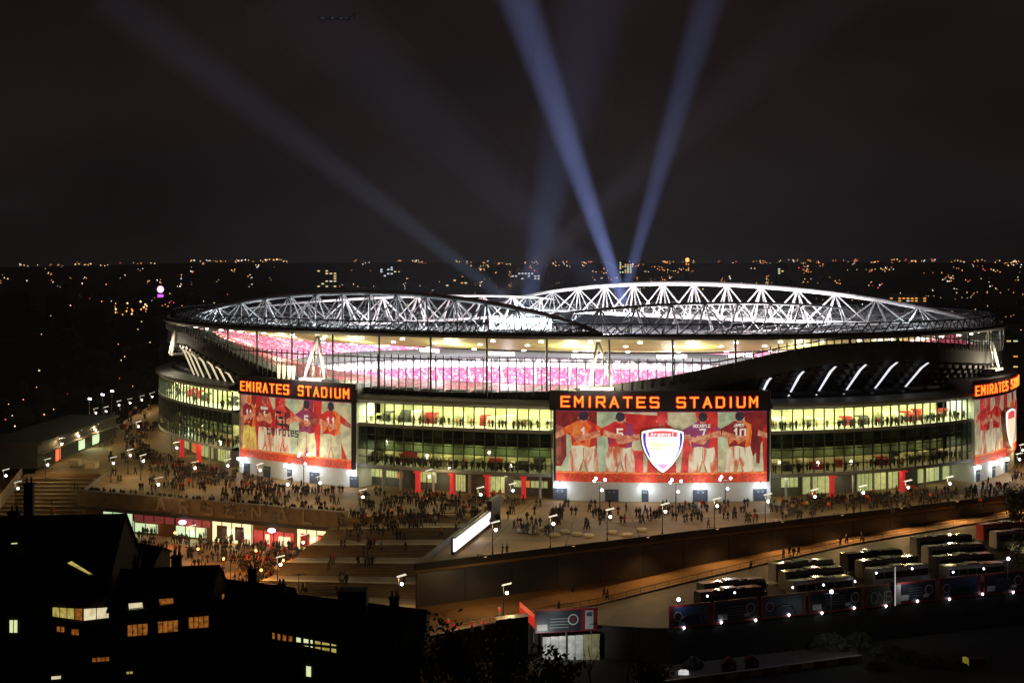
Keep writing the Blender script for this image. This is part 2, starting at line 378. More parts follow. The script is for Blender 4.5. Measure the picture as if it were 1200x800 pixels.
# roof: top skin, soffit, rim
ring('roof', lambda p: [(0, ZR), (-8, ZR - .4), (98, 77, 30.2), (IA, IB, ZI + .9)], M_roof, P0, P0 + 2 * PI, 4, S)
ring('soffit', lambda p: [(-.2, ZR - .7), (-8, ZR - 1.3), (98, 77, 29.4), (IA, IB, ZI), (IA, IB, ZI + .9)], M_soff, P0, P0 + 2 * PI, 4, S)
ring('roof_edge', lambda p: [(-.25, ZR - .75), (.45, ZR - .5), (.75, ZR - .1), (.5, ZR + .3), (-1.5, ZR + .35), (-1.5, ZR)], M_dark2, P0, P0 + 2 * PI, 2.5, S)
ring('roof_lip', lambda p: [(IA - .4, IB - .4, ZI - .5), (IA - .4, IB - .4, ZI + 1.2), (IA + .3, IB + .3, ZI + 1.25)], M_dark2, P0, P0 + 2 * PI, 3, S)
# dark ribs over the roof edge, lit streaks left and right
rb = MB()
for p in arc(P0, P0 + 2 * PI, 4.3):
    rb.tube(EL(p, -.5, ZR + .5), EL(p, -12, ZR - .4), .16, k=4)
stuff(rb.obj('roof_rib', M_white, S))
# near rim lattice truss, its unlit shade put into dark steel
lt = MB(); ph = arc(P0, P0 + 2 * PI, 3.2)
for i in range(len(ph) - 1):
    a, c = ph[i], ph[i + 1]
    lt.tube(EL(a, -1.2, ZR + .2), EL(c, -2.4, ZR + 2.4), .13, k=4); lt.tube(EL(c, -2.4, ZR + 2.4), EL(c, -1.2, ZR + .2), .12, k=4)
    lt.tube(EL(a, -2.4, ZR + 2.4), EL(c, -2.4, ZR + 2.4), .17, k=4)
stuff(lt.obj('rim_lattice', M_dsteel, S))

# primary and secondary trusses
A0, A1 = EL(phi_px(206), -2), EL(phi_px(704), -1.5)
B1 = EL(phi_px(1168), -2); 
B0 = Vector((2 * CX - A1.x - 16, 2 * CY - A1.y - 3, 0))
def arch(t, rise): return rise * (max(0., 1 - (2 * t - 1) ** 2)) ** .8
def truss(name, p, q, n, zb, rise, hw, label, rt=.62, rb_=.34, r=.2, dark_top=False, z_end=None):
    root = None; d = (q - p); L = d.length; d.normalize(); s = Vector((-d.y, d.x, 0))
    z0 = (z_end if z_end is not None else ZR + .3)
    top = lambda t: p.lerp(q, t) + Vector((0, 0, z0 + arch(t, rise)))
    def bot(t, sd):
        w_ = hw * min(1, min(t, 1 - t) * 6 + .08); return p.lerp(q, t) + s * sd * w_ + Vector((0, 0, zb + .8 * (1 - 4 * t * (1 - t))))
    tb = MB(); K = 40; tb.path([top(i / K) for i in range(K + 1)], [rt * (.75 + .35 * math.sin(PI * i / K)) for i in range(K + 1)], 10)
    root = tb.obj(name, M_white, S, smooth=True); root['label'] = label
    for sd in (-1, 1):
        MB().path([bot(i / K, sd) for i in range(K + 1)], rb_, 6).obj('bottom_chord', M_white, root, smooth=True)
    for i in range(n):
        t = (i + .5) / n; P = top(t)
        for sd in (-1, 1):
            for tq in (i / n, (i + 1) / n):
                if 0 < tq < 1 or rise > 6: MB().tube(P, bot(min(.995, max(.005, tq)), sd), r, k=6).obj('brace', M_white, root)
            MB().tube(P, bot(t, sd), r * .85, k=6).obj('brace', M_white, root)
        MB().tube(bot(t, -1), bot(t, 1), r * .7, k=4).obj('brace', M_white, root)
    return top, bot
topA, botA = truss('primary_truss', A0, A1, 15, ZR - .2, 8.0, 4.2, 'near arched roof truss crossing the left half')
topB, botB = truss('primary_truss', B0, B1, 15, ZR - .6, 8.9, 4.2, 'far arched roof truss with thick bright top tube')
sA, sB = botA(.86, 1), botB(.80, -1)
sA.z = sB.z = 0
topC, botC = truss('secondary_truss', Vector((sA.x, sA.y, 0)), Vector((sB.x, sB.y, 0)), 9, ZR - 1.6, 2.2, 2.6, 'cross truss joining the two arches on the right', .34, .25, .2, z_end=37.2)
sA, sB = botA(.14, 1), botB(.2, -1)
truss('secondary_truss', Vector((sA.x, sA.y, 0)), Vector((sB.x, sB.y, 0)), 9, ZR - 1.6, 2.2, 2.6, 'cross truss joining the two arches on the left', .34, .25, .2, z_end=37.2)
# light lattice of tertiary trusses from the primaries to the rim, and over the roof
lat = MB()
def tert(p, q, n=6, dz=2.0, r=.13):
    for i in range(n):
        a, c = p.lerp(q, i / n), p.lerp(q, (i + 1) / n); m_ = (a + c) / 2 + Vector((0, 0, dz))
        lat.tube(a, c, r, k=4); lat.tube(a, m_, r * .8, k=4); lat.tube(m_, c, r * .8, k=4)
        if i: lat.tube((p.lerp(q, (i - 1) / n) + a) / 2 + Vector((0, 0, dz)), m_, r, k=4)
for (bt, sd, e0, e1) in ((botA, -1, A0, A1), (botB, 1, B0, B1)):
    nrm = (e1 - e0).normalized(); out = Vector((nrm.y, -nrm.x, 0))
    if out.dot(((e0 + e1) / 2) - Vector((CX, CY, 0))) < 0: out = -out
    for i in range(1, 18):
        t = i / 18; p = bt(t, sd)
        for k in range(1, 200):
            q = p + out * k * .5; dx, dy = q.x - CX, q.y - CY; u = dx * CT + dy * ST; v = -dx * ST + dy * CT
            if (u / (EA - 2)) ** 2 + (v / (EB - 2)) ** 2 > 1: break
        q = Vector((q.x, q.y, ZR + .2)); 
        if (q - p).length > 4: tert(p, q, max(2, int((q - p).length / 5)))
for i in range(26):                        # ends: from the cross trusses out to the rim
    p_ = P0 + 2 * PI * i / 26
    tert(EL(p_, 0, ZI + 2.6, IA + 4, IB + 4), EL(p_, -3, ZR + .3), 7, 1.8)
stuff(lat.obj('roof_lattice', M_white, S))
# unseen lights added to wash the trusses with white light
for (p, q, f, sd) in ((A0, A1, botA, 1), (B0, B1, botB, -1)):
    for i in range(7):
        t = (i + .7) / 7.6; l = (f(t, 1) + f(t, -1)) / 2 + Vector((0, 0, -.6))
        light('POINT', l, 1500, (.86, .95, 1), size=.5, name='truss_fill_light')
for i in range(6):
    c = topB((i + .8) / 7); t_ = Vector((CX, CY, 0)) - Vector((c.x, c.y, 0)); t_.normalize()
    light('POINT', Vector((c.x, c.y, 35.5)) + t_ * 17, 1900, (.86, .95, 1), size=.5, name='truss_fill_light')
# soffit down-lights
dl = MB()
for da, n in ((-6, 64), (-17, 56), (-30, 44)):
    for i in range(n):
        p = P0 + 2 * PI * (i + .37 * (da % 5)) / n; z = float(np.interp(-da, [8, 25, 50], [ZR - 1.3, 29.4, ZI])) - .25
        z = {-6: ZR - 1.45, -17: 31.0, -30: 29.15}[da]
        c = EL(p, da, z); k = len(dl.v)
        dl.lathe([(.5, 0), (.5, -.25), (.3, -.3)], c, 8)
stuff(dl.obj('soffit_lamp', M_lampw, S))
for i in range(22):
    p = P0 + 2 * PI * (i + .5) / 22; light('POINT', EL(p, -18, 28.4), 3600, (1, 1, .58), size=.6, name='soffit_fill_light')  # unseen lights added below the roof to brighten the soffit

# tripods carrying the trusses
def tripod(px, zb, spread, lab, mw=M_white, da=-1.0, r=.36, az=(90, 210, 330), powr=4200):
    p = phi_px(px); ap = EL(p, da, ZR - .6); n = NRM(p); t = Vector((-n.y, n.x, 0))
    bodies = []
    for a in az:
        q = EL(p, da, zb) + (n * math.cos(R(a)) + t * math.sin(R(a))) * spread
        m_ = MB().path([q, q.lerp(ap, .5), ap + (q - ap) * .04], [r * .75, r * 1.15, r * .55], 8)
        bodies.append(m_)
    cap = MB().lathe([(.5, -.5), (.7, -.1), (.5, .3)], ap, 10).obj('tripod', M_white, S); cap['label'] = lab
    for m_ in bodies: m_.obj('leg', M_white, cap, smooth=True)
    MB().box(EL(p, da, zb - .3), (spread * 2.3, spread * 1.6, .5), math.atan2(t.y, t.x)).obj('base', M_conc, cap)
    for sg in (-1, 1):
        light('POINT', EL(p, da + 4.2, zb + 1.6) + t * sg * 2.6, powr, (1, .84, .58), size=.4, name='tripod_uplight')
tripod(700.5, 23.3, 3.0, 'white tripod above the central mural')
tripod(369, 23.2, 3.1, 'white tripod above the left mural', az=(75, 250, 300))
tripod(1164, 24.5, 3.0, 'cream tripod at the right end', powr=2200)
tripod(203, 25.5, 2.0, 'white tripod at the left end', az=(0, 40, 200), powr=1500)

# upper wall (swooping) and raked underside of the upper tier
def wallp(p): 
    z = zt(p); zb = max(20.6, z - 4.2); ins = max(0.8, (zb - 19.4) * .95)
    return [(-7, z - 1.0), (-1.6, z), (-.9, z), (-.6, zb), (-1.4, zb - .5), (-1.4 - ins, 19.6)]
ring('upper_wall', wallp, [M_dark2, M_dark], P0, P0 + 2 * PI, 2.2, S, smooth=False, mi=[0, 0, 0, 1, 1])
# stepped soffits between the ribs
sp = MB()
for p in arc(P0, P1, 3.2):
    z = zt(p); zb = max(20.6, z - 4.2)
    if zb < 22: continue
    for k in range(6):
        f0 = k / 6; zc = zb - .6 - (zb - 20.2) * f0; rr = -1.2 - (zb - 19.4) * .95 * f0
        dphi = 1.3 / 113
        dphi = .8 / 113; sp.hexa([EL(p - dphi, rr + .5, zc - .7), EL(p + dphi, rr + .5, zc - .7), EL(p + dphi, rr - .6, zc - .7), EL(p - dphi, rr - .6, zc - .7)],
                [EL(p - dphi, rr + .5, zc), EL(p + dphi, rr + .5, zc), EL(p + dphi, rr - .6, zc), EL(p - dphi, rr - .6, zc)])
stuff(sp.obj('tier_underside_step', M_dark, S))
# raking ribs, the light on them put in as emission
M_ribw = mat('rib_white_glow', (.8, .8, .8), .5, emit=1.0, ecol=(.9, .92, 1), noise=0)
M_ribc = mat('rib_warm_glow', (.8, .7, .5), .5, emit=.75, ecol=(1, .86, .55), noise=0)
def rib(px, m, w_=.5, f1=.8):
    p = phi_px(px); z = zt(p); zb = max(21.5, z - 4.4); n = NRM(p); t = Vector((-n.y, n.x, 0)) * w_ / 2
    lo, mid, hi = EL(p, .3 - (zb - 19.4) * f1, 20.3), EL(p, .9 - (zb - 19.4) * .19 * f1, lerp(20.3, zb, .82)), EL(p, 1.5, zb - .1)
    b = MB()
    for a, c, s0, s1 in ((lo, mid, .35, 1), (mid, hi, 1, .8)):
        o = n * .35
        b.hexa([a - t * s0, a + t * s0, a + t * s0 - o, a - t * s0 - o], [c - t * s1, c + t * s1, c + t * s1 - o, c - t * s1 - o])
    b.obj('raking_rib', m, S)
for px in (900, 938, 975, 1010, 1046, 1082): rib(px, M_ribw, .5)
for px in (217, 223, 230, 239, 249, 259, 270, 287): rib(px, M_ribc, .55, .3)
for px in (326, 332, 338, 343): 
    p = phi_px(px); MB().tube(EL(p, -.2, 22.3), EL(p, -.2, 25.6), .32, .5, 6).obj('glowing_post', M_ribc, S)

# screen of dark posts standing on the wall, with rail and tall masts
scr = MB().obj('wind_screen', M_dsteel, S)
def rail(p): return min(33.0, max(zt(p) + 1.0, 28.4))
bm_ = MB()
for p in arc(P0, P1, 1.85):
    bm_ = MB(); z0 = zt(p) - 1.5; bm_.box(EL(p, -.4, (z0 + rail(p) + .8) / 2), (.2, .24, rail(p) + .8 - z0), math.atan2(NRM(p).y, NRM(p).x)); bm_.obj('post', M_dsteel, scr)
for p in arc(P0, P1, 13.2):
    MB().tube(EL(p, -.3, zt(p) - 1), EL(p, -.3, ZR - .6), .24, k=6).obj('mast', M_dsteel, scr)
ph = arc(P0, P1, 1.9)
MB().path([EL(p, -.4, rail(p)) for p in ph], .14, 4).obj('top_rail', M_dsteel, scr)

# seating bowl
m = bpy.data.materials.new('red_seating'); m.use_nodes = True; t = m.node_tree; bb = t.nodes['Principled BSDF']; M_seat = m
tc = t.nodes.new('ShaderNodeTexCoord'); nz = t.nodes.new('ShaderNodeTexWhiteNoise'); vm = t.nodes.new('ShaderNodeVectorMath'); vm.operation = 'SNAP'
vm.inputs[1].default_value = (.55, .55, .5); nz.noise_dimensions = '3D'
rp = t.nodes.new('ShaderNodeValToRGB'); rp.color_ramp.interpolation = 'CONSTANT'
cols = [(0, (.52, .05, .17)), (.55, (.6, .12, .26)), (.78, (.62, .42, .5)), (.88, (.3, .12, .16)), (.92, (.7, .66, .72)), (.98, (.3, .25, .45))]
rp.color_ramp.elements[0].color = (*cols[0][1], 1); rp.color_ramp.elements[1].position = cols[1][0]; rp.color_ramp.elements[1].color = (*cols[1][1], 1)
for pos, c in cols[2:]: q = rp.color_ramp.elements.new(pos); q.color = (*c, 1)
t.links.new(tc.outputs['Object'], vm.inputs[0]); t.links.new(vm.outputs[0], nz.inputs['Vector']); t.links.new(nz.outputs['Value'], rp.inputs[0]); t.links.new(rp.outputs[0], bb.inputs['Base Color'])
bb.inputs['Roughness'].default_value = .6
def tier(name, r0, r1, rows):              # r = (ea, eb, z or fn)
    def prof(p):
        out = []; zf0 = r0[2](p) if callable(r0[2]) else r0[2]; zf1 = r1[2](p) if callable(r1[2]) else r1[2]
        for k in range(rows):
            f = k / rows; f2 = (k + 1) / rows; A_, B_ = r0[0] + (r1[0] - r0[0]) * f, r0[1] + (r1[1] - r0[1]) * f
            A2, B2 = r0[0] + (r1[0] - r0[0]) * f2, r0[1] + (r1[1] - r0[1]) * f2
            out += [(A_, B_, zf0 + (zf1 - zf0) * f), (A_, B_, zf0 + (zf1 - zf0) * f2), (A2, B2, zf0 + (zf1 - zf0) * f2)]
        return out
    return ring(name, prof, M_seat, P0, P0 + 2 * PI, 4.5, S, smooth=False)
tier('lower_tier', (64, 46, -5.), (92, 72, 14.6), 30)
M_aisle = mat('aisle_concrete', (.38, .44, .5), .7, noise=.1)
ring('tier_walkway', lambda p: [(82, 63, 7.9), (82, 63, 9.6), (84, 65, 9.65)], M_aisle, P0, P0 + 2 * PI, 4, S)
ring('box_wall', lambda p: [(92, 72, 14.6), (92, 72, 17.6), (88, 68, 17.6), (88, 68, 18), (87.8, 67.8, 21), (89, 69, 21.1)], [M_conc, M_dark], P0, P0 + 2 * PI, 4, S, mi=[0, 1, 1, 1, 1])
tier('upper_tier', (88, 68, 21.), (120, 100, lambda p: zt(p) - .9), 22)
ai = MB()
for i in range(44):
    p = P0 + 2 * PI * (i + .5) / 44; w_ = .005
    for (a, c) in (((64, 46, -4.6), (92, 72, 15.2)), ((88, 68, 21.5), (120, 100, zt(p) - .3))):
        ai.quad(EL(p - w_, 0, a[2], a[0], a[1]), EL(p + w_, 0, a[2], a[0], a[1]), EL(p + w_, 0, c[2], c[0], c[1]), EL(p - w_, 0, c[2], c[0], c[1]))
stuff(ai.obj('aisle', M_aisle, S))
bx = MB()
for i in range(120):                       # glowing fronts of the executive boxes
    p = P0 + 2 * PI * i / 120; c = EL(p, 0, 15.9, 91.6, 71.6); n = NRM(p); t_ = Vector((-n.y, n.x, 0)); pts = []
    for k in range(9):
        a = PI * k / 8; pts.append(c + t_ * math.cos(a) * 1.75 + Vector((0, 0, math.sin(a) * 1.7)))
    pts = [c + t_ * 1.75 - Vector((0, 0, .9))] + pts + [c - t_ * 1.75 - Vector((0, 0, .9))]
    bx.hexa([q - n * .25 for q in pts], pts)
M_box = mat('box_glow', (1, 1, 1), .5, emit=1.6, ecol=(1, .9, 1), noise=0)
stuff(bx.obj('executive_box_front', M_box, S))
M_turf = mat('pitch_turf', (.06, .16, .03), .8, noise=.2, scale=.3)
MB().prism([tuple(EL(2 * PI * i / 60, 0, 0, 64, 46))[:2] for i in range(60)], -5.4, -5.0).obj('pitch', M_turf, S)
# floodlight batteries under and on the roof opening, facing the pitch
for i in range(18):
    p = P0 + 2 * PI * (i + .5) / 18; c = EL(p, 0, ZI - 1.2, IA - 2.5, IB - 2.5); n = NRM(p)
    fb = MB()
    for k in range(-3, 4):
        t_ = Vector((-n.y, n.x, 0)); q = c + t_ * k * 1.1; fb.hexa([q + Vector((0, 0, -.4)) + t_ * .4, q + Vector((0, 0, -.4)) - t_ * .4, q + Vector((0, 0, .4)) - t_ * .4, q + Vector((0, 0, .4)) + t_ * .4], [q - n * .3 + Vector((0, 0, -.5)) + t_ * .4, q - n * .3 + Vector((0, 0, -.5)) - t_ * .4, q - n * .3 + Vector((0, 0, .3)) - t_ * .4, q - n * .3 + Vector((0, 0, .3)) + t_ * .4])
    fb.obj('floodlight_bar', M_lampw2, S)
    light('POINT', c - n * 3 + Vector((0, 0, -1.5)), 25000, (1, .95, 1), size=1.2, name='bowl_floodlight')
# the bank that glares towards the camera, on the far edge of the opening
g = at(610, 381, 505); fb = MB()
for r_ in range(3):
    for k in range(-7, 8):
        fb.lathe([(.5, 0), (.62, .35), (.62, .75), (.4, 1.0)], (g.x + k * 1.3, g.y - r_ * .3, g.z + r_ * 1.25 - 1.2), 8)
fb.box((g.x, g.y + .9, g.z), (20, .4, 4.0), mi=1)
q = fb.obj('floodlight_bank', [M_flood, M_dsteel], S)
for k in (-5, 0, 5): light('POINT', g + Vector((k, -2.5, .5)), 16000, (.75, .9, 1), size=.6, name='bank_light')
# ---------------------------------------------------------------- glass drum
FD = 1.4                                    # facade offset outside the roof edge
CORES = [(273, 420), (646, 903), (1139, 1300)]
cph = [(phi_px(a, FD), phi_px(b_, FD)) for a, b_ in CORES]
q0 = phi_px(0, FD); q1 = phi_px(1300, FD)
cph[2] = (cph[2][0], cph[2][0] + .42)
SECT = [(q0 - .25, cph[0][0]), (cph[0][1], cph[1][0]), (cph[1][1], cph[2][0])]
ZROW = [5.4, 7.0, 8.6, 10.2, 11.8, 13.5]
ZU0, ZU1 = 14.3, 18.5
M_gfw = mat('ground_floor_cladding', (.12, .12, .11), .6, noise=.2, scale=.4)
fr_l = dict(smooth=False)
for si, (a, c) in enumerate(SECT):
    ring('eave', [(-.9 - 6, 20.9), (FD - 3, 20.6), (FD + 1.1, 19.9), (FD + 1.2, 19.3), (FD + .2, 18.6)], [M_grey, M_dark2], a, c, 2.5, S, False, mi=[1, 0, 0, 0])
    ring('floor_slab', [(FD - 9, 14.25), (FD + .35, 14.25), (FD + .4, 13.6), (FD - 9, 13.5)], [M_floor, M_grey], a, c, 2.5, S, False, mi=[0, 1, 0])
    ring('floor_slab', [(FD - 9, 5.3), (FD + .3, 5.3), (FD + .35, 4.7), (FD + .1, 4.55), (FD - 6, 4.5)], [M_floor, M_grey, M_soff], a, c, 2.5, S, False, mi=[0, 1, 1, 2])
    ring('room_wall', [(FD - 8.5, 14.2), (FD - 8.5, 18.6), (FD - 1, 18.6)], M_room, a, c, 2.5, S, False)
    ring('room_wall', [(FD - 7, 5.3), (FD - 7, 10.3), (FD - 2.6, 10.3), (FD - 2.6, 13.5)], [M_room, M_bulk], a, c, 2.5, S, False, mi=[0, 0, 1])
    # ground floor wall with lit windows set into it
    ring('ground_floor_wall', [(FD - 5.0, 0), (FD - 5.0, 4.5)], M_gfw, a, c, 2.5, S, False)
    # louvre strips on the roof behind the eave
    for p_, n_ in ((FD - 4.2, 0),):
        ph = arc(a, c, 6.5)
        for i in range(len(ph) - 1):
            lo = lerp(ph[i], ph[i + 1], .12); hi = lerp(ph[i], ph[i + 1], .88); b = MB()
            b.hexa([EL(lo, -2.5, 21.2), EL(hi, -2.5, 21.2), EL(hi, -5.4, 21.2), EL(lo, -5.4, 21.2)], [EL(lo, -2.9, 21.7), EL(hi, -2.9, 21.7), EL(hi, -5.4, 21.8), EL(lo, -5.4, 21.8)])
            b.obj('roof_louvre', M_dark2, S)
panes = []
for si, (a, c) in enumerate(SECT):
    ph = arc(a, c, 2.42, FD)
    for i, p in enumerate(ph):
        n = NRM(p); b = MB()
        b.box(EL(p, FD + .12, (4.7 + 18.6) / 2), (.34, .16, 13.9), math.atan2(n.y, n.x)); b.obj('mullion', M_frame, S)
    for z in ZROW[1:-1] :
        MB().path([EL(p, FD + .08, z) for p in ph], .1, 4).obj('transom', M_frame, S)
    MB().path([EL(p, FD + .08, 15.5) for p in ph], .05, 4).obj('transom', M_frame, S)
    for i in range(len(ph) - 1):
        for (z0, z1, g_) in [(ZROW[k], ZROW[k + 1], M_glassd if k > 1 else M_glass) for k in range(5)] + [(ZU0, ZU1, M_glass)]:
            pm = (ph[i] + ph[i + 1]) / 2; c_ = EL(pm, FD, z0); fac = max(.05, -NRM(pm).y) * (z1 - z0) / c_.y ** 2
            panes.append((fac, ph[i], ph[i + 1], z0 + .05, z1 - .05, g_))
panes.sort(key=lambda t: -t[0])
rest = {}
for k, (fac, a, c, z0, z1, g_) in enumerate(panes):
    b = MB() if k < 300 else rest.setdefault(g_.name, (MB(), g_))[0]
    b.hexa([EL(a, FD - .02, z0), EL(c, FD - .02, z0), EL(c, FD - .02, z1), EL(a, FD - .02, z1)], [EL(a, FD + .02, z0), EL(c, FD + .02, z0), EL(c, FD + .02, z1), EL(a, FD + .02, z1)])
    if k < 300: b.obj('glass_pane', g_, S)
for b, g_ in rest.values(): stuff(b.obj('edge_glazing', g_, S))
# lights in the concourses behind the glass
M_tubeg = mat('concourse_tube_light', (1, 1, 1), .5, emit=5, ecol=(.95, 1, .7), noise=0)
WARMG = (1.0, 1.0, .62)
for si, (a, c) in enumerate(SECT):
    ph = arc(a, c, 7.5, FD)
    for i in range(len(ph) - 1):
        p = (ph[i] + ph[i + 1]) / 2
        l = light('AREA', EL(p, FD - 4.2, 18.35), 1350, WARMG, size=4.5, name='ceiling_light')
        l = light('AREA', EL(p, FD - 4.6, 10.0), (210, 230, 150)[si], (1, .92, .5) if si < 2 else (1, .8, .45), size=3.5, name='ceiling_light')
        light('POINT', EL(p, FD - 1.2, 12.2), 14, (1, .9, .5), size=.3, name='ceiling_light')
        if i % 2 == 0: light('AREA', EL(p, FD - 2.0, 4.35), 120, (1, .95, .6), size=3, name='canopy_light')
    b = MB()
    for p in arc(a, c, 3.4, FD):
        n = NRM(p); b.box(EL(p, FD - 4, 18.45), (3.2, .35, .12), math.atan2(n.y, n.x))
    stuff(b.obj('ceiling_tube_light', M_tubeg, S))
# kiosks, counters and columns inside
M_kred = mat('red_kiosk', (.35, .03, .03), .5, emit=.04, noise=.2); M_kcr = mat('cream_kiosk', (.75, .72, .5), .5, noise=.2); M_kdk = mat('dark_kiosk', (.07, .07, .06), .6, noise=.2)
for si, (a, c) in enumerate(SECT):
    for lev, zb, n_ in ((0, 14.25, 12), (1, 5.3, 14)):
        for i in range(n_):
            p = lerp(a, c, (i + random.random()) / n_); n = NRM(p); m_ = random.choice([M_kred, M_kcr, M_kdk, M_kcr, M_room])
            hh = random.uniform(1.0, 2.2); b = MB(); rz = math.atan2(n.y, n.x); wd = random.uniform(1.2, 2.6)
            b.box(EL(p, FD - random.uniform(4.5, 7), zb + hh / 2), (1.4, wd, hh), rz); b.box(EL(p, FD - 6.5, zb + hh + .2), (1.8, wd + .3, .35), rz); b.obj('kiosk', m_, S)
M_gwin = mat('lit_ground_window', (.6, .65, .3), .4, emit=.3, ecol=(.85, .95, .38), noise=.35, scale=.9)
M_gwin2 = mat('orange_lit_window', (.8, .3, .1), .4, emit=.6, ecol=(1, .3, .08), noise=.3, scale=.9)
def gwin(px0, px1, z0, z1, m_=M_gwin):
    p0, p1 = phi_px(px0, FD - 5), phi_px(px1, FD - 5); k = 4; b = MB()
    for i in range(k):
        a, c = lerp(p0, p1, i / k), lerp(p0, p1, (i + 1) / k)
        b.hexa([EL(a, FD - 5, z0), EL(c, FD - 5, z0), EL(c, FD - 5, z1), EL(a, FD - 5, z1)], [EL(a, FD - 4.9, z0), EL(c, FD - 4.9, z0), EL(c, FD - 4.9, z1), EL(a, FD - 4.9, z1)])
    w_ = b.obj('ground_floor_window', m_, S)
    f = MB()
    for i in range(k + 1):
        p = lerp(p0, p1, i / k); f.tube(EL(p, FD - 4.86, z0 - .05), EL(p, FD - 4.86, z1 + .05), .06, k=4)
    f.obj('window_frame', M_frame, w_)
for g_ in ((430, 450, 1.9, 3.6), (453, 466, 2, 3.4), (490, 512, 1.5, 3.8), (534, 546, .1, 3.6), (570, 592, .2, 3.6), (602, 612, 1.6, 3.0), (622, 642, 1.6, 3.0), (915, 935, 1.8, 3.8), (940, 975, .2, 3.9), (1004, 1022, .1, 3.9), (1024, 1052, .1, 3.9), (1075, 1100, .5, 3.9), (1104, 1136, .4, 3.9),
           (196, 204, .5, 3.4), (212, 222, .5, 3.4), (232, 250, .3, 3.6), (256, 268, .4, 3.4)): gwin(*g_)
for g_ in ((466, 472, 1.9, 3.2), (612, 621, 1.6, 3.0), (204, 209, .4, 3.2), (225, 230, .4, 3.4)): gwin(*g_, M_gwin2)
def pylon(px, w_=.75, lab=None):
    p = phi_px(px, FD + 1); n = NRM(p); b = MB(); rz = math.atan2(n.y, n.x)
    b.box(EL(p, FD - .6, 2.3), (1.0, w_, 4.5), rz); b.box(EL(p, FD - .6, .12), (1.25, w_ + .25, .24), rz); b.box(EL(p, FD - .4, 4.35), (1.6, w_ + .5, .3), rz)
    b.obj('red_column', M_red, S)
for px in (486, 527, 569, 612, 980, 1064, 206, 226): pylon(px)
for px in (445, 466, 505, 548, 591, 632, 925, 955, 1005, 1045, 1090, 1120, 195, 240, 262):
    p = phi_px(px, FD); MB().tube(EL(p, FD - 1.4, 0), EL(p, FD - 1.4, 4.5), .3, k=10).obj('round_column', M_conc, S)
# far side of the drum, closed and plain
ring('rear_facade', [(-6.9, 20.9), (FD, 20.5), (FD + .5, 19), (FD, 18), (FD, 0)], M_dark2, cph[2][1], q0 - .25 + 2 * PI, 5, S, False)

# ---------------------------------------------------------------- mural cores, murals and signs
def em(name, col, k=.5, noise=.5, scale=.55): return mat(name, col, .55, emit=k, noise=noise, scale=scale)  # mural prints glow slightly in place of floodlighting
def pm2(name, ca, cb, sx=2.2, sz=.35, lo=.42, hi=.66, k=.55):  # two-tone print, its emission standing in for floodlight on the mural
    m = mat(name, ca, .55, emit=k, noise=.3, scale=.6); t = m.node_tree; b_ = t.nodes['Principled BSDF']; tc = t.nodes.new('ShaderNodeTexCoord'); mp = t.nodes.new('ShaderNodeMapping'); mp.inputs['Scale'].default_value = (sx, sx, sz); nz = t.nodes.new('ShaderNodeTexNoise'); nz.inputs['Scale'].default_value = 1; nz.inputs['Detail'].default_value = 4; nz.inputs['Distortion'].default_value = .8
    rp = t.nodes.new('ShaderNodeValToRGB'); rp.color_ramp.elements[0].position = lo; rp.color_ramp.elements[1].position = hi; rp.color_ramp.elements[0].color = (*ca, 1); rp.color_ramp.elements[1].color = (*cb, 1)
    t.links.new(tc.outputs['Object'], mp.inputs[0]); t.links.new(mp.outputs[0], nz.inputs['Vector']); t.links.new(nz.outputs[0], rp.inputs[0]); t.links.new(rp.outputs[0], b_.inputs['Base Color']); t.links.new(rp.outputs[0], b_.inputs['Emission Color']); return m
P_sho = pm2('print_shorts', (.80, .76, .56), (.55, .13, .06), .8, .25, .42, .64, .5)
P_cream = em('print_cream', (.60, .58, .36), .42, .35); P_white = em('print_white', (.80, .80, .68), .6, .3); P_red = pm2('print_red', (.40, .012, .018), (.70, .05, .035), .35, .25, .35, .7); P_dred = pm2('print_dark_red', (.14, .012, .018), (.34, .03, .03), .5, .3, .35, .7)
P_or = pm2('print_orange', (.72, .10, .02), (.85, .34, .08), .8, .4, .4, .7); P_pur = pm2('print_purple', (.30, .03, .07), (.22, .07, .24), .7, .4, .4, .7); P_skin = pm2('print_skin', (.50, .14, .07), (.85, .48, .30), .9, 1.2, .4, .72); P_skd = em('print_dark_skin', (.34, .10, .07))
P_hair = em('print_hair', (.035, .03, .05)); P_pink = em('print_pink', (.66, .06, .06)); P_mint = em('print_mint', (.48, .60, .40), .42, .35); P_shad = em('print_shadow', (.50, .22, .14)); P_hem = em('print_hem', (.50, .06, .02), .45, .5, 2.5)
P_blk = em('print_black', (.02, .015, .03)); P_yel = em('print_yellow', (.8, .55, .12))
M_core = mat('core_white_wall', (.72, .77, .78), .65, noise=.08, scale=.3)
M_door = mat('blue_grey_door', (.06, .08, .12), .5, noise=.15)
M_board = mat('sign_board', (.012, .010, .018), .5, noise=.2)
M_let = mat('sign_letter_glow', (1, .45, .05), .5, emit=1.25, ecol=(1, .36, .035), noise=0)
M_leto = mat('sign_letter_edge', (.9, .05, .02), .5, emit=.9, ecol=(1, .05, .015), noise=0)
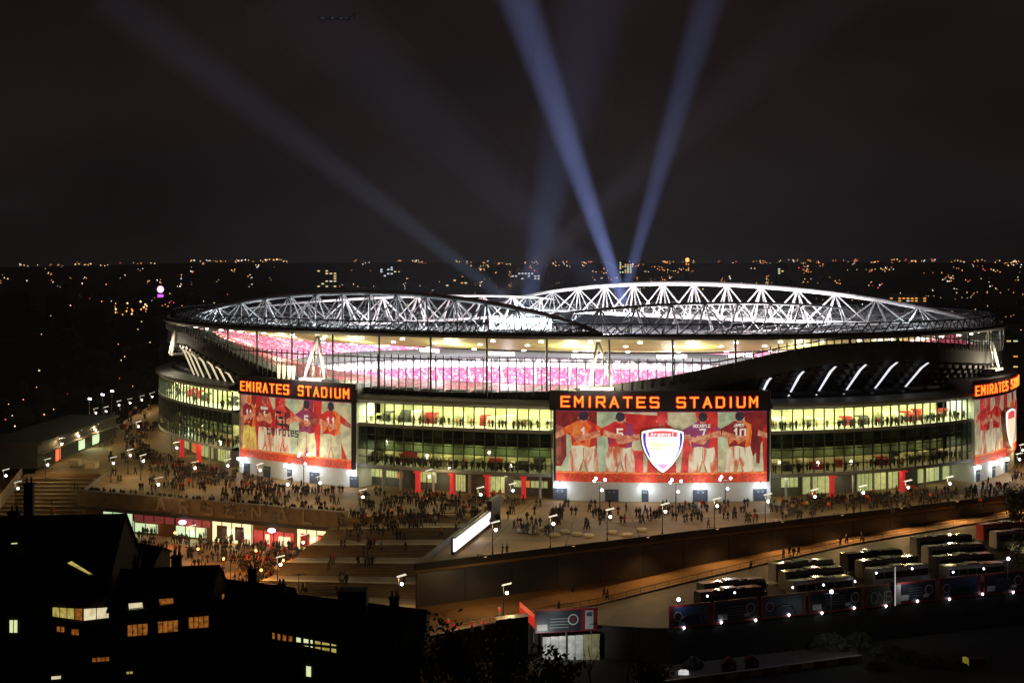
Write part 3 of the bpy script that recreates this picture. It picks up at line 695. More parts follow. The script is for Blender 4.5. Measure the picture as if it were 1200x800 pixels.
class Mural:
    def __init__(s, idx, pa, pb, label, z0=6.1, z1=18.4):
        s.a, s.b = phi_px(pa, FD + 1.2), phi_px(pb, FD + 1.2); s.z0, s.z1 = z0, z1; s.W = 0
        if idx == 2: s.b = s.a + .40
        pts = [EL(lerp(s.a, s.b, i / 60), FD + 1.2) for i in range(61)]; s.W = sum((pts[i + 1] - pts[i]).length for i in range(60))
        s.Ht = z1 - z0; s.n = 0
        mid = EL((s.a + s.b) / 2, FD + 1.2, z0)
        s.root = thing('mural', mid, label, 'mural')
    def pt(s, u, v, off): return EL(lerp(s.a, s.b, u / s.W), FD + 1.2 + off, s.z0 + v)
    def flat(s, polys, off, m_, name, parent=None, clip=True):
        bm = bmesh.new()
        for poly in polys:
            if clip: poly = [(min(s.W, max(0, p[0])), min(s.Ht, max(0, p[1]))) for p in poly]
            vs_ = [bm.verts.new((p[0], p[1], 0)) for p in poly]
            try: bm.faces.new(vs_)
            except ValueError: pass
        bmesh.ops.triangulate(bm, faces=bm.faces[:], ngon_method='EAR_CLIP')
        us = [v.co.x for v in bm.verts]
        if not us: bm.free(); return None
        k0, k1 = math.ceil(min(us) / 1.5), math.floor(max(us) / 1.5)
        for k in range(k0, k1 + 1):
            bmesh.ops.bisect_plane(bm, geom=bm.verts[:] + bm.edges[:] + bm.faces[:], plane_co=(k * 1.5, 0, 0), plane_no=(1, 0, 0))
        b = MB(); bm.verts.index_update()
        b.v = [tuple(s.pt(v.co.x, v.co.y, off)) for v in bm.verts]; b.f = [tuple(v.index for v in f.verts) for f in bm.faces]; b.m = [0] * len(b.f); bm.free()
        return b.obj(name, m_, parent or s.root)
    def text(s, txt, u, v, wd, ht, th, gap, off, m_, name, parent):
        qs = []
        for ch in txt:
            if ch != ' ': qs += [[tuple(p) for p in q] for q in strokes(ch, u, v, wd, ht, th)]
            u += wd + gap
        return s.flat(qs, off, m_, name, parent)
    def figure(s, u, sh, sh2, hair, skin, num=None, name=None, sc=1.0, vs=0., la=1, ra=1, shorts=P_sho, shade=P_shad, hv=1.0):
        X = lambda pts: [(u + p[0] * sc, (p[1]) * s.Ht / 12.3 * hv + vs) for p in pts]
        o = s.n * .0; s.n += 1; base = .06 + .004 * (s.n % 3)
        f = s.flat([X([(-2.3, 5.7), (2.3, 5.7), (2.9, 3), (3.0, 0), (.5, 0), (0, 2.2), (-.5, 0), (-3.0, 0), (-2.9, 3)])], base, shorts, 'printed_player')
        s.flat([X([(-.08, 5), (.08, 5), (.12, 2.6), (1.0, .1), (.5, 0), (0, 2.2), (-.5, 0), (-1.0, .1), (-.12, 2.6)])], base + .03, shade, 'shorts_fold', f)
        for sd, on in ((-1, la), (1, ra)):
            if on:
                s.flat([X([(sd * 2.0, 9.9), (sd * 2.9, 9.5), (sd * 4.5, 8.6), (sd * 4.2, 7.3), (sd * 2.6, 8.0)])], base + .05, sh, 'sleeve', f)
                s.flat([X([(sd * 4.1, 8.7), (sd * 6.3, 7.9), (sd * 8.3, 7.4), (sd * 8.6, 6.7), (sd * 8.0, 6.4), (sd * 6.0, 6.9), (sd * 3.9, 7.4)])], base + .11 + .01 * sd, skin, 'forearm', f)
                s.flat([X([(sd * 8.0, 7.5), (sd * 9.0, 7.6), (sd * 9.3, 7.0), (sd * 8.9, 6.4), (sd * 8.1, 6.3)])], base + .13, skin, 'hand', f)
        s.flat([X([(-2.5, 9.7), (-1.1, 10.5), (1.1, 10.5), (2.5, 9.7), (2.7, 8.2), (2.35, 5.3), (1.1, 5.0), (-.4, 5.4), (-2.3, 5.2), (-2.7, 8.2)])], base + .07, sh, 'shirt', f)
        s.flat([X([(.5, 10.4), (1.1, 10.5), (2.5, 9.7), (2.7, 8.2), (2.35, 5.3), (1.1, 5.0), (1.5, 7.0), (.9, 8.2), (1.6, 9.2)]), X([(-2.5, 7.4), (-1.2, 6.5), (-2.2, 5.6)]), X([(-.9, 6.6), (.6, 6.3), (-.3, 5.7)])], base + .085, sh2, 'shirt_shade', f)
        s.flat([X([(-.55, 10.2), (.55, 10.2), (.6, 11.0), (-.6, 11.0)])], base + .09, skin, 'neck', f)
        s.flat([X([(math.cos(2 * PI * k / 12) * .95, 11.45 + math.sin(2 * PI * k / 12) * 1.0) for k in range(12)])], base + .1, hair, 'hair', f)
        s.flat([X([(-.9, 11.2), (-1.15, 11.3), (-1.1, 10.9), (-.85, 10.8)]), X([(.9, 11.2), (1.15, 11.3), (1.1, 10.9), (.85, 10.8)])], base + .1, skin, 'ear', f)
        if name: s.text(name, u - len(name) * .25 * sc, (9.35) * s.Ht / 12.3 * hv + vs, .32 * sc, .55, .12, .14 * sc, base + .1, P_white, 'shirt_name', f)
        if num: s.text(num, u - (.55 if len(num) == 1 else 1.25) * sc, 7.0 * s.Ht / 12.3 * hv + vs, 1.0 * sc, 1.9, .36, .45 * sc, base + .1, P_white, 'shirt_number', f)
        return f
def core(idx, pa, pb, doors, lamps):
    a, c = phi_px(pa, FD + .6), phi_px(pb, FD + .6)
    if idx == 2: c = a + .44
    ring('core_wall', [(FD - 6, 22.6), (FD + .6, 22.6), (FD + .6, 4.0), (FD + .75, 3.9), (FD + .75, 0)], [M_board, M_board, M_core, M_core], a, c, 2, S, False, mi=[0, 1, 2, 3])
    for p in (a, c):
        MB().hexa([EL(p, FD - 6, 0), EL(p + .001, FD - 6, 0), EL(p + .001, FD + .74, 0), EL(p, FD + .74, 0)], [EL(p, FD - 6, 22.6), EL(p + .001, FD - 6, 22.6), EL(p + .001, FD + .74, 22.6), EL(p, FD + .74, 22.6)]).obj('core_side', M_core, S)
    for (x0, x1) in doors:
        p0, p1 = phi_px(x0, FD + .8), phi_px(x1, FD + .8)
        dd = MB().hexa([EL(p0, FD + .7, 0), EL(p1, FD + .7, 0), EL(p1, FD + .7, 2.5), EL(p0, FD + .7, 2.5)], [EL(p0, FD + .9, 0), EL(p1, FD + .9, 0), EL(p1, FD + .9, 2.5), EL(p0, FD + .9, 2.5)]).obj('service_door', M_door, S)
        for t_ in (.32, .68): p = lerp(p0, p1, t_); MB().box(EL(p, FD + .98, 1.9), (.3, .3, .3)).obj('door_window', M_lampw2 if False else M_grey, dd)
    for x0 in lamps:
        p = phi_px(x0, FD + 1.0); n = NRM(p); rz = math.atan2(n.y, n.x)
        fl = MB().box(EL(p, FD + 1.75, 3.45), (.7, 1.7, .6), rz).obj('wall_floodlight', M_lampw, S)
        MB().box(EL(p, FD + 1.15, 3.9), (.9, .3, .2), rz).obj('bracket', M_dsteel, fl)
        l = light('POINT', EL(p, FD + 2.9, 3.2), 330, (.88, .96, 1), size=.5, name='floodlight_beam')
core(0, 281, 418, [(286, 293), (309, 317), (337, 342), (363, 374), (410, 420)], (285, 340, 367, 414))
core(1, 648, 902, [(648, 664), (709, 725), (752, 760), (812, 829), (883, 898)], (656, 756, 820, 891))
core(2, 1141, 1300, [(1144, 1148), (1163, 1166), (1178, 1180)], (1142, 1163, 1176))

def sign(idx, pa, pb, label, ta, tb, n_txt='EMIRATES STADIUM', zl=19.5, hl=1.95):
    a, c = phi_px(pa, FD + 1), phi_px(pb, FD + 1)
    if idx == 2: c = a + .44
    root = thing('illuminated_sign', EL((a + c) / 2, FD + 1, 18.6), label, 'sign')
    ph = arc(a, c, 2, FD); b = MB()
    for i in range(len(ph) - 1):
        b.hexa([EL(ph[i], FD + .65, 18.6), EL(ph[i + 1], FD + .65, 18.6), EL(ph[i + 1], FD + 1.5, 18.6), EL(ph[i], FD + 1.5, 18.6)], [EL(ph[i], FD + .65, 22.7), EL(ph[i + 1], FD + .65, 22.7), EL(ph[i + 1], FD + 1.3, 22.7), EL(ph[i], FD + 1.3, 22.7)])
    b.obj('board', M_board, root)
    if idx == 2: s0, s1 = phi_px(ta, FD + 1.6), a + .385
    else: s0, s1 = phi_px(ta, FD + 1.6), phi_px(tb, FD + 1.6)
    Wd = sum((EL(lerp(s0, s1, (i + 1) / 30), FD + 1.6) - EL(lerp(s0, s1, i / 30), FD + 1.6)).length for i in range(30))
    units = sum({'I': .35, ' ': 1.0}.get(ch, 1.) for ch in n_txt) + .72 * (len(n_txt) - 1)
    k = Wd / units; u = 0.
    for ch in n_txt:
        cw = {'I': .35, ' ': 1.0}.get(ch, 1.) * k
        if ch != ' ':
            par = None
            for off, th, m_ in ((0, .21, M_leto), (.18, .105, M_let)):
                b = MB(); gw = k if ch != 'I' else k; gx = u - (.32 * k if ch == 'I' else 0)
                for q in strokes(ch, gx, zl, gw * .98, hl, th * min(k * 1.45, 2.6)):
                    lo = [EL(lerp(s0, s1, p.x / Wd), FD + 1.55 + off, p.y) for p in q]; hi = [EL(lerp(s0, s1, p.x / Wd), FD + 1.73 + off, p.y) for p in q]
                    b.hexa(lo, hi)
                o = b.obj('letter' if par is None else 'letter_tube', m_, root if par is None else par); par = par or o
        u += cw + .72 * k
    for t_ in (.15, .38, .62, .85): light('POINT', EL(lerp(s0, s1, t_), FD + 4.0, 20.3), 25, (1, .25, .05), size=1, name='sign_fill_light')  # unseen lights added in front of the letters for a red glow
sign(0, 281, 418, 'red neon stadium name sign over the left mural', 283, 409)
sign(1, 644, 902, 'red neon stadium name sign over the central mural', 658, 887)
sign(2, 1141, 1300, 'red neon stadium name sign at the right end of the facade', 1143, 1190)

M_pan = P_cream
def base_panels(mu, reds, hem=True):
    pan = mu.flat([[(0, 0), (mu.W, 0), (mu.W, mu.Ht), (0, mu.Ht)]], 0, P_cream, 'panel')
    for poly, m_ in reds: mu.flat([poly], .03, m_, 'print_block', pan)
    b = []
    k = 40
    h_ = mu.flat([[(0, -2.1), (mu.W, -2.1), (mu.W, -.02), (0, -.02)]], .02, P_hem, 'hem_banner', clip=False)
    mu.flat([[(mu.W * i / k, -2.05), (mu.W * (i + .45) / k, -2.05), (mu.W * (i + .45) / k, -.15), (mu.W * i / k, -.15)] for i in range(0, k, 2)], .05, P_red, 'hem_fold', h_, clip=False)
    mu.flat([[(0, -.35), (mu.W, -.35), (mu.W, -.05), (0, -.05)]], .07, P_or, 'hem_edge', h_, clip=False)
    mu.flat([[(0, mu.Ht), (mu.W, mu.Ht), (mu.W, mu.Ht + .22), (0, mu.Ht + .22)]], .1, P_pur, 'top_rail', clip=False)
mu = Mural(1, 651.5, 898.5, 'central mural of footballers seen from behind with glowing crest')
w_ = mu.W / 247; h_ = mu.Ht / 72
q = lambda pts: [((x - 652) * w_, (558 - y) * h_) for x, y in pts]
base_panels(mu, [(q([(652, 486), (699, 486), (699, 558), (693, 558), (690, 530), (664, 512), (664, 540), (658, 552), (652, 552)]), P_dred), (q([(664, 510), (671, 512), (668, 558), (660, 558)]), P_mint), (q([(699, 486), (722, 486), (722, 558), (699, 558)]), P_mint),
    (q([(724, 487), (768, 490), (768, 486), (780, 486), (780, 515), (750, 512), (735, 500)]), P_red), (q([(740, 532), (752, 532), (752, 558), (740, 558)]), P_pink), (q([(800, 505), (812, 540), (812, 558), (795, 558)]), P_pink),
    (q([(812, 486), (839, 486), (839, 558), (828, 558), (820, 520)]), P_red), (q([(839, 486), (858, 486), (858, 500), (839, 540)]), P_mint), (q([(866, 486), (899, 486), (899, 512), (882, 540), (876, 520), (874, 500)]), P_dred), (q([(884, 505), (892, 508), (890, 548), (886, 548)]), P_dred), (q([(899, 500), (899, 558), (895, 558), (893, 510)]), P_red)])
mu.flat([q([(652, 502), (664, 506), (664, 512), (658, 518), (659, 545), (655, 550), (652, 548)])], .06, P_skd, 'printed_sleeve')
mu.figure(33 * w_ - 3 * w_ + .3, P_or, P_red, P_hair, P_skin, '1', None, 1.02, 0)
mu.figure(73.5 * w_, P_red, P_pur, P_hair, P_skin, '5', None, 1.0, -.1)
mu.figure(121 * w_, P_pink, P_red, P_pink, P_skin, None, None, 1.0, -.6, shorts=P_pink)
mu.figure(169 * w_, P_pur, P_red, P_hair, P_skin, '7', 'ROCASTLE', 1.0, -.1)
mu.figure(213 * w_, P_dred, P_or, P_hair, P_skin, '10', 'JAMES', 1.0, 0)
# illuminated crest standing proud of the central mural
cr = thing('illuminated_crest', mu.pt(121 * w_, 0, .5), 'glowing shield crest in the middle of the central mural', 'crest')
def shield(grow):
    cx_, pts = 773.5, []
    half = [(0, 505.0), (10, 505.6), (20, 507.6), (23.6, 509.0), (24, 516), (23, 524), (20.5, 532), (16.5, 540), (11, 548), (5, 554), (0, 557.5)]
    out = [(cx_ + x * (1 + grow / 24) + (0), 531 + (y - 531) * (1 + grow / 26)) for x, y in half] 
    return out + [(2 * cx_ - x, y) for x, y in reversed(out[1:-1])]
C_gold = mat('crest_dark_gold', (.16, .08, .02), .4, .5, noise=.1); C_wh = mat('crest_white', (1, 1, 1), .5, emit=1.1, ecol=(1, .97, .97), noise=0)
C_blue = mat('crest_blue', (.05, .03, .6), .5, emit=.55, ecol=(.12, .06, .75), noise=0); C_red = mat('crest_red', (.8, .06, .08), .5, emit=.75, ecol=(1, .12, .14), noise=.1); C_pk = mat('crest_pink_white', (1, .8, .85), .5, emit=1.25, ecol=(1, .9, .96), noise=0)
C_lil = mat('crest_lilac', (.8, .5, .9), .5, emit=.7, ecol=(.85, .55, 1), noise=0); C_can = mat('crest_cannon_gold', (.9, .7, .3), .5, emit=.9, ecol=(1, .86, .6), noise=0)
def crest_layer(pts, off, m_, name): return mu.flat([q(pts)], off, m_, name, cr)
b = MB(); pts = [mu.pt(*p, 0) for p in q(shield(1.6))]; n = NRM((mu.a + mu.b) / 2)
b.hexa([p + n * .25 for p in pts], [p + n * .95 for p in pts]); b.obj('shield_rim', C_gold, cr)
crest_layer(shield(0.2), 1.02, C_wh, 'white_border')
crest_layer(shield(-4.6), 1.07, C_pk, 'field')
sh = shield(0)
for sd in (-1, 1):
    xo = lambda x: 773.5 + sd * x
    crest_layer([(xo(22.3), 510.5), (xo(22.6), 516), (xo(21.6), 524), (xo(19), 532), (xo(15.2), 540), (xo(14.2), 540), (xo(17.8), 532), (xo(19.4), 524), (xo(19.6), 516), (xo(19.6), 509.8)], 1.06, C_blue, 'blue_stripe')
crest_layer([(757, 509.4), (765, 507.9), (773.5, 507.4), (782, 507.9), (790, 509.4), (790, 514.5), (757, 514.5)], 1.09, C_red, 'red_chief')
mu.text('Arsenal', *q([(760, 513.4)])[0], .47, .62, .12, .22, 1.12, C_wh, 'crest_name', cr)
crest_layer([(758, 522), (763, 520.5), (781, 523), (787, 522.6), (787, 525), (781, 525.4), (770, 527.5), (763, 526.5), (758, 524.5)], 1.1, C_can, 'cannon_barrel')
crest_layer([(767 + 4.4 * math.cos(k * PI / 6), 528 + 4.4 * math.sin(k * PI / 6)) for k in range(12)], 1.12, C_can, 'cannon_wheel')
crest_layer([(766, 547), (781, 547), (773.5, 554.5)], 1.1, C_lil, 'lilac_tip')
light('POINT', mu.pt(121 * w_, 6, 5), 260, (1, .9, .95), size=2, name='crest_glow')

mu = Mural(0, 282, 411.5, 'left mural of footballers seen from behind seen at a slant')
W_ = mu.W; hh = mu.Ht
base_panels(mu, [([(0, 0), (W_ * .045, 0), (W_ * .06, hh), (0, hh)], P_shad), ([(W_ * .1, hh * .6), (W_ * .2, hh), (W_ * .12, hh)], P_dred), ([(W_ * .15, 0), (W_ * .23, 0), (W_ * .25, hh * .5), (W_ * .33, hh * .8), (W_ * .4, hh * .42), (W_ * .3, hh), (W_ * .17, hh)], P_red),
    ([(W_ * .36, hh * .5), (W_ * .45, hh * .5), (W_ * .45, hh), (W_ * .36, hh)], P_red), ([(W_ * .47, 0), (W_ * .55, 0), (W_ * .56, hh), (W_ * .47, hh)], P_mint), ([(W_ * .56, hh * .2), (W_ * .62, hh), (W_ * .7, hh), (W_ * .68, 0), (W_ * .58, 0)], P_pur), ([(W_ * .70, 0), (W_ * .75, 0), (W_ * .77, hh), (W_ * .70, hh)], P_red), ([(W_ * .87, hh * .6), (W_ * .97, 0), (W_ * .88, 0)], P_red)])
f = mu.figure(W_ * .10, P_dred, P_or, P_or, P_skin, '11', None, .95, 0, la=0, shorts=P_yel, shade=P_or)
mu.figure(W_ * .262, P_dred, P_red, P_skd, P_skin, '1', 'SEAMAN', .95, .1)
f = mu.figure(W_ * .43, P_pink, P_dred, P_pink, P_skin, None, None, 1.0, .2, shorts=P_sho, shade=P_pink)
mu.flat([[(W_ * .43 + x, y) for x, y in pl] for pl in ([(-2.2, 9.4), (-.3, 9.4), (-.3, 8.8), (-2.2, 8.8)], [(-2.2, 8.3), (-1.7, 8.3), (-1.7, 5.4), (-2.2, 5.4)], [(-1.2, 8.2), (.4, 8.2), (.4, 7.6), (-1.2, 7.6)], [(-.2, 7.4), (.4, 7.4), (.4, 5.3), (-.2, 5.3)], [(.9, 9.2), (1.4, 9.2), (1.4, 5.8), (.9, 5.8)], [(-1.4, 6.6), (1.9, 6.6), (1.9, 6.1), (-1.4, 6.1)])], .2, P_blk, 'shirt_pattern', f)
mu.text('Emirates', W_ * .43 - 5.2, 4.0, .95, 1.9, .3, .42, .24, P_blk, 'sponsor_lettering', f)
mu.figure(W_ * .645, P_pur, P_dred, P_hair, P_skin, '5', None, .98, -.1, shorts=P_cream)
mu.figure(W_ * .845, P_red, P_or, P_hair, P_skd, '11', None, 1.02, -.1, ra=1, shorts=P_cream)

mu = Mural(2, 1142.5, 1300, 'right mural of footballers curving out of sight at the right end')
W_ = mu.W
base_panels(mu, [([(W_ * .05, 0), (W_ * .16, 0), (W_ * .2, hh), (W_ * .06, hh)], P_pink), ([(W_ * .28, hh * .3), (W_ * .36, hh), (W_ * .26, hh)], P_red), ([(W_ * .4, 0), (W_ * .5, 0), (W_ * .5, hh), (W_ * .42, hh)], P_red), ([(W_ * .6, 0), (W_ * .7, 0), (W_ * .7, hh), (W_ * .62, hh)], P_pink)])
mu.figure(W_ * .12, P_pink, P_red, P_shad, P_skin, None, None, 1.0); mu.figure(W_ * .28, P_red, P_pink, P_skd, P_skin, None, None, 1.0); mu.figure(W_ * .62, P_or, P_red, P_hair, P_skin, None, None, 1.0); mu.figure(W_ * .82, P_red, P_or, P_hair, P_skin, None, None, 1.0)
cr2 = thing('illuminated_crest', mu.pt(W_ * .5, 0, .5), 'glowing shield crest on the right mural', 'crest')
qq = lambda pts: [(W_ * .46 + (x - 773.5) * .19, (558 - y) * h_) for x, y in pts]
pts = [mu.pt(*p, 0) for p in qq(shield(1.6))]; n = NRM(lerp(mu.a, mu.b, .46)); b = MB(); b.hexa([p + n * .25 for p in pts], [p + n * 1.3 for p in pts]); b.obj('shield_rim', C_gold, cr2)
mu.flat([qq(shield(.2))], 1.35, C_wh, 'white_border', cr2); mu.flat([qq(shield(-4.6))], 1.4, C_can, 'field', cr2); mu.flat([qq([(757, 509.4), (773.5, 507.4), (790, 509.4), (790, 518), (757, 518)])], 1.45, C_red, 'red_chief', cr2)
# ---------------------------------------------------------------- lamps
WARM = (1, .68, .29)
def make_lamp(h=5.2, power=800):
    r = thing('street_lamp', (0, 0, 0), 'x', 'street lamp')
    MB().lathe([(.16, 0), (.16, .5), (.09, .6), (.07, h - .9)], k=8).obj('post', M_dsteel, r)
    MB().tube((0, 0, h - 1.0), (.55, 0, h - .9), .05, k=5).tube((0, 0, h - 1.0), (0, 0, h + .25), .05, k=5).obj('arm', M_dsteel, r)
    MB().lathe([(.12, -.18), (.26, 0), (.24, .18), (.1, .26)], (.55, 0, h - 1.0), 8).obj('lantern', M_lampw, r)
    MB().hexa([(-.25, -.55, h + .2), (1.25, -.55, h + .55), (1.25, .55, h + .55), (-.25, .55, h + .2)], [(-.2, -.5, h + .27), (1.2, -.5, h + .62), (1.2, .5, h + .62), (-.2, .5, h + .27)]).obj('reflector', M_refl, r)
    light('POINT', (.55, 0, h - .35), power, WARM, r, .25)
    return r
M_refl = mat('lamp_reflector', (.9, .88, .82), .4, emit=.8, ecol=(1, .93, .75), noise=0)  # lantern light on the reflector put in as emission
lamp0 = make_lamp(); lamp_used = [False]
def lamp(p, label, rz=0., sc=1.):
    global lamp0
    o = lamp0 if not lamp_used[0] else copy_tree(lamp0)
    lamp_used[0] = True
    o.location = p; o.rotation_euler = (0, 0, rz); o.scale = (sc, sc, sc); o['label'] = label; o['group'] = 'street lamps round the stadium'
    return o
for i, (x, y) in enumerate([(577, 650), (645, 642), (712, 633), (777, 626), (838, 619), (898, 613), (953, 607), (1010, 602), (1063, 595), (1112, 590)]):
    lamp(G(x, y + 2) + Vector((0, 1.2, 0)), '%s street lamp from the left along the concourse edge above the dark road wall' % ORD[i], .1)
for i, (x, y) in enumerate([(183, 592), (226, 571), (264, 568), (302, 574), (334, 592), (372, 590), (422, 608), (500, 582), (560, 605), (598, 600)]):
    lamp(G(x, y), '%s street lamp from the left on the open concourse near the murals' % ORD[i], random.uniform(-.4, .4))
for i, (x, y) in enumerate([(118, 502), (130, 500), (145, 492), (158, 489), (172, 485), (184, 481), (196, 478)]):
    lamp(G(x, y) + Vector((-3, 4, 0)), '%s street lamp from the left in the row curving behind the left concourse' % ORD[i], random.uniform(-.3, .3))
for i, (x, y) in enumerate([(150, 555), (165, 562), (205, 545), (216, 535), (160, 518), (214, 512), (190, 505), (130, 565)]):
    lamp(G(x, y), '%s street lamp among the dense crowd on the left concourse' % ORD[i], random.uniform(-.5, .5))
for i, (x, y) in enumerate([(467, 715), (352, 662), (286, 655), (222, 650), (590, 726), (325, 690)]):
    lamp(G(x, y, LV), '%s street lamp on the lower plaza below the steps' % ['bare', 'crowd-ringed', 'shop-side', 'shopfront', 'road-side', 'orange-lit'][i], random.uniform(-.3, .3))
for i, (x, y) in enumerate([(4, 580), (18, 596), (53, 566), (70, 540), (90, 530), (110, 522), (128, 512)]):
    lamp(G(x, y, 0 if i > 2 else -2), '%s street lamp from the left along the ramp beside the low block' % ORD[i], random.uniform(-.3, .3))
for i, (x, y) in enumerate([(1192, 560), (1196, 548)]):
    lamp(G(x, y), '%s street lamp beyond the right mural' % ('nearer', 'farther')[i])
# tall floodlight masts by the central mural
def mast(p, label, h, col, power, heads):
    r = thing('floodlight_mast', p, label, 'floodlight mast', 'floodlight masts')
    b = MB(); b.tube(p, p + Vector((0, 0, h)), .13, .09, 8); b.tube(p + Vector((-1.1, 0, h - .15)), p + Vector((1.1, 0, h - .15)), .06, k=5); b.obj('post', M_dsteel, r)
    for dx, dz in heads:
        MB().ball(p + Vector((dx, -.3, h + dz)), .28, 8).obj('lamp_head', M_lampb, r)
    light('POINT', p + Vector((0, -1.2, h + .3)), power, col, r, .3)
hd3 = [(-1.1, .1), (1.0, .35), (.4, -1.7), (-.8, .6)]
for i, (x, y) in enumerate([(703, 602), (792, 604), (850, 600), (356, 568)]):
    mast(G(x, y), 'tall dark floodlight mast standing before %s' % ['the left part of the central mural', 'the middle of the central mural', 'the right part of the central mural', 'the left mural'][i], 6.4, (1, .9, .75), 700, hd3)
for i, (x, y) in enumerate([(116, 500), (131, 494), (142, 489)]):
    mast(G(x, y) + Vector((-5, 8, 0)), 'bright bluish floodlight mast, %s of three behind the low block' % ORD[i], 7.5, (.8, .88, 1), 160, [(0, .3), (.5, .2)])
for i, (x, y, s) in enumerate([(795, 735, 'beside the first hoarding'), (974, 742, 'in front of the dark retaining wall'), (1181, 700, 'at the right end of the coach park')]):
    p = G(x, y, LV); mast(p, 'slim lamp mast with violet-white lamp ' + s, (4.2, 6.2, 6.4)[i], (.8, .82, 1), 110, [(0, .2)])

# ---------------------------------------------------------------- parapets, sign wall, benches
M_par = mat('parapet_concrete', (.12, .10, .075), .75, noise=.25, scale=.5)
def wall_run(pts, h, th, name, label, cat, m_, z=None):
    b = MB(); pts = [Vector(p) for p in pts]
    for a, c in zip(pts, pts[1:]):
        d = (c - a); n = Vector((-d.y, d.x, 0)).normalized() * th / 2
        b.hexa([a - n, c - n, c + n, a + n], [a - n + Vector((0, 0, h)), c - n + Vector((0, 0, h)), c + n + Vector((0, 0, h)), a + n + Vector((0, 0, h))])
    return tag(b.obj(name, m_, org=pts[0]), label, cat)
up = Vector((0, 0, 1))
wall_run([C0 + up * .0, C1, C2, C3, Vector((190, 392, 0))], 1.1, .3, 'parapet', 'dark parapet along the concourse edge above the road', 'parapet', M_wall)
wall_run([C0 + Vector((-.2, .2, 0)), SGN], 1.0, .25, 'parapet', 'low parapet between the steps and the glowing billboard', 'parapet', M_par)
wall_run([NT, RL], 1.0, .3, 'parapet', 'left parapet of the terrace beside the low block', 'parapet', M_par)
# plinth strip and pilasters on the road-side wall
wl = thing('retaining_wall', C0 + Vector((0, 0, LV)), 'long dark retaining wall under the concourse beside the road', 'wall')
for a, c, nm in ((C0, C1, 0), (C1, C2, 1), (C2, C3, 2)):
    d = (c - a).normalized(); n = Vector((d.y, -d.x, 0)); L = (c - a).length; k = max(2, int(L / 9))
    for i in range(k):
        p0 = a + d * (L * i / k + .06); p1 = a + d * (L * (i + 1) / k - .06)
        MB().hexa([p0 + n * .02 + Vector((0, 0, LV + 1.1)), p1 + n * .02 + Vector((0, 0, LV + 1.1)), p1 + n * .22 + Vector((0, 0, LV + 1.1)), p0 + n * .22 + Vector((0, 0, LV + 1.1))], [p0 + n * .02 + Vector((0, 0, -.5)), p1 + n * .02 + Vector((0, 0, -.5)), p1 + n * .22 + Vector((0, 0, -.5)), p0 + n * .22 + Vector((0, 0, -.5))]).obj('wall_panel', M_dark, wl)
# glowing billboard
bA, bB = G(531, 650), G(573, 616)
d = (bB - bA).normalized(); n = Vector((d.y, -d.x, 0)); L = (bB - bA).length
M_bill = mat('billboard_white_glow', (1, 1, 1), .5, emit=1.35, ecol=(.97, .95, 1), noise=0)
bb_ = thing('billboard', bA, 'glowing white billboard beside the top of the steps', 'billboard')
def slab(p, dvec, nvec, l, z0, z1, t0, t1):
    a0, a1 = p + nvec * t0, p + nvec * t1; c = dvec * l
    return [a0 + up * z0, a0 + c + up * z0, a1 + c + up * z0, a1 + up * z0], [a0 + up * z1, a0 + c + up * z1, a1 + c + up * z1, a1 + up * z1]
MB().hexa(*slab(bA, d, n, L, .55, 2.75, 0, .3)).obj('screen', M_bill, bb_)
MB().hexa(*slab(bA, d, n, L, 2.77, 3.0, -.1, .4)).hexa(*slab(bA, d, n, L, .3, .53, -.1, .4)).obj('frame', M_dsteel, bb_)
for i in range(4): MB().hexa(*slab(bA + d * (L * (.02 + .31 * i)), d, n, .3, 0, 2.8, -.5, -.05)).obj('leg', M_dsteel, bb_)
MB().hexa(*slab(bA + d * L * .15, d, n, L * .28, 1.5, 1.62, .31, .33)).hexa(*slab(bA + d * L * .6, d, n, L * .25, 1.8, 1.92, .31, .33)).obj('printed_line', mat('bill_print', (.5, .45, .65), .5, emit=.6, noise=0), bb_)
light('AREA', bA + d * L / 2 + n * 1.0 + up * 1.6, 220, (.97, .95, 1), size=6, name='billboard_glow', rot=Vector(n).to_track_quat('-Z', 'Y').to_euler())
wall_run([bB + d * .5, bB + d * 9], 4.6, .9, 'gate_pier', 'dark pier beside the end of the glowing billboard', 'pier', M_dark)
# round pale stone seats
M_stone = mat('pale_stone', (.5, .43, .27), .7, noise=.2, scale=2)
for i, (x, y) in enumerate([(612, 623), (626, 625), (636, 621), (650, 628), (662, 624), (676, 627), (690, 629), (718, 625), (735, 628), (752, 622)]):
    p = G(x, y); b = MB(); b.lathe([(.8, 0), (1.0, .1), (1.05, .45), (.9, .55)], p, 6)
    o = tag(b.obj('stone_seat', M_stone, org=p), '%s pale hexagonal stone seat from the left on the concourse before the central mural' % ORD[i], 'seat', 'hexagonal stone seats')
# paving strips
b = MB()
for (p, q_) in (((470, 576), (640, 583)), ((560, 650), (1040, 600)), ((110, 561), (270, 556)), ((440, 600), (560, 603)), ((700, 612), (900, 600)), ((240, 585), (420, 598))):
    a, c = G(*p), G(*q_); dd_ = (c - a).normalized(); nn = Vector((-dd_.y, dd_.x, 0)) * .35
    b.quad(a - nn + up * .005, c - nn + up * .005, c + nn + up * .005, a + nn + up * .005)
struct(b.obj('paving_strip', M_nose))

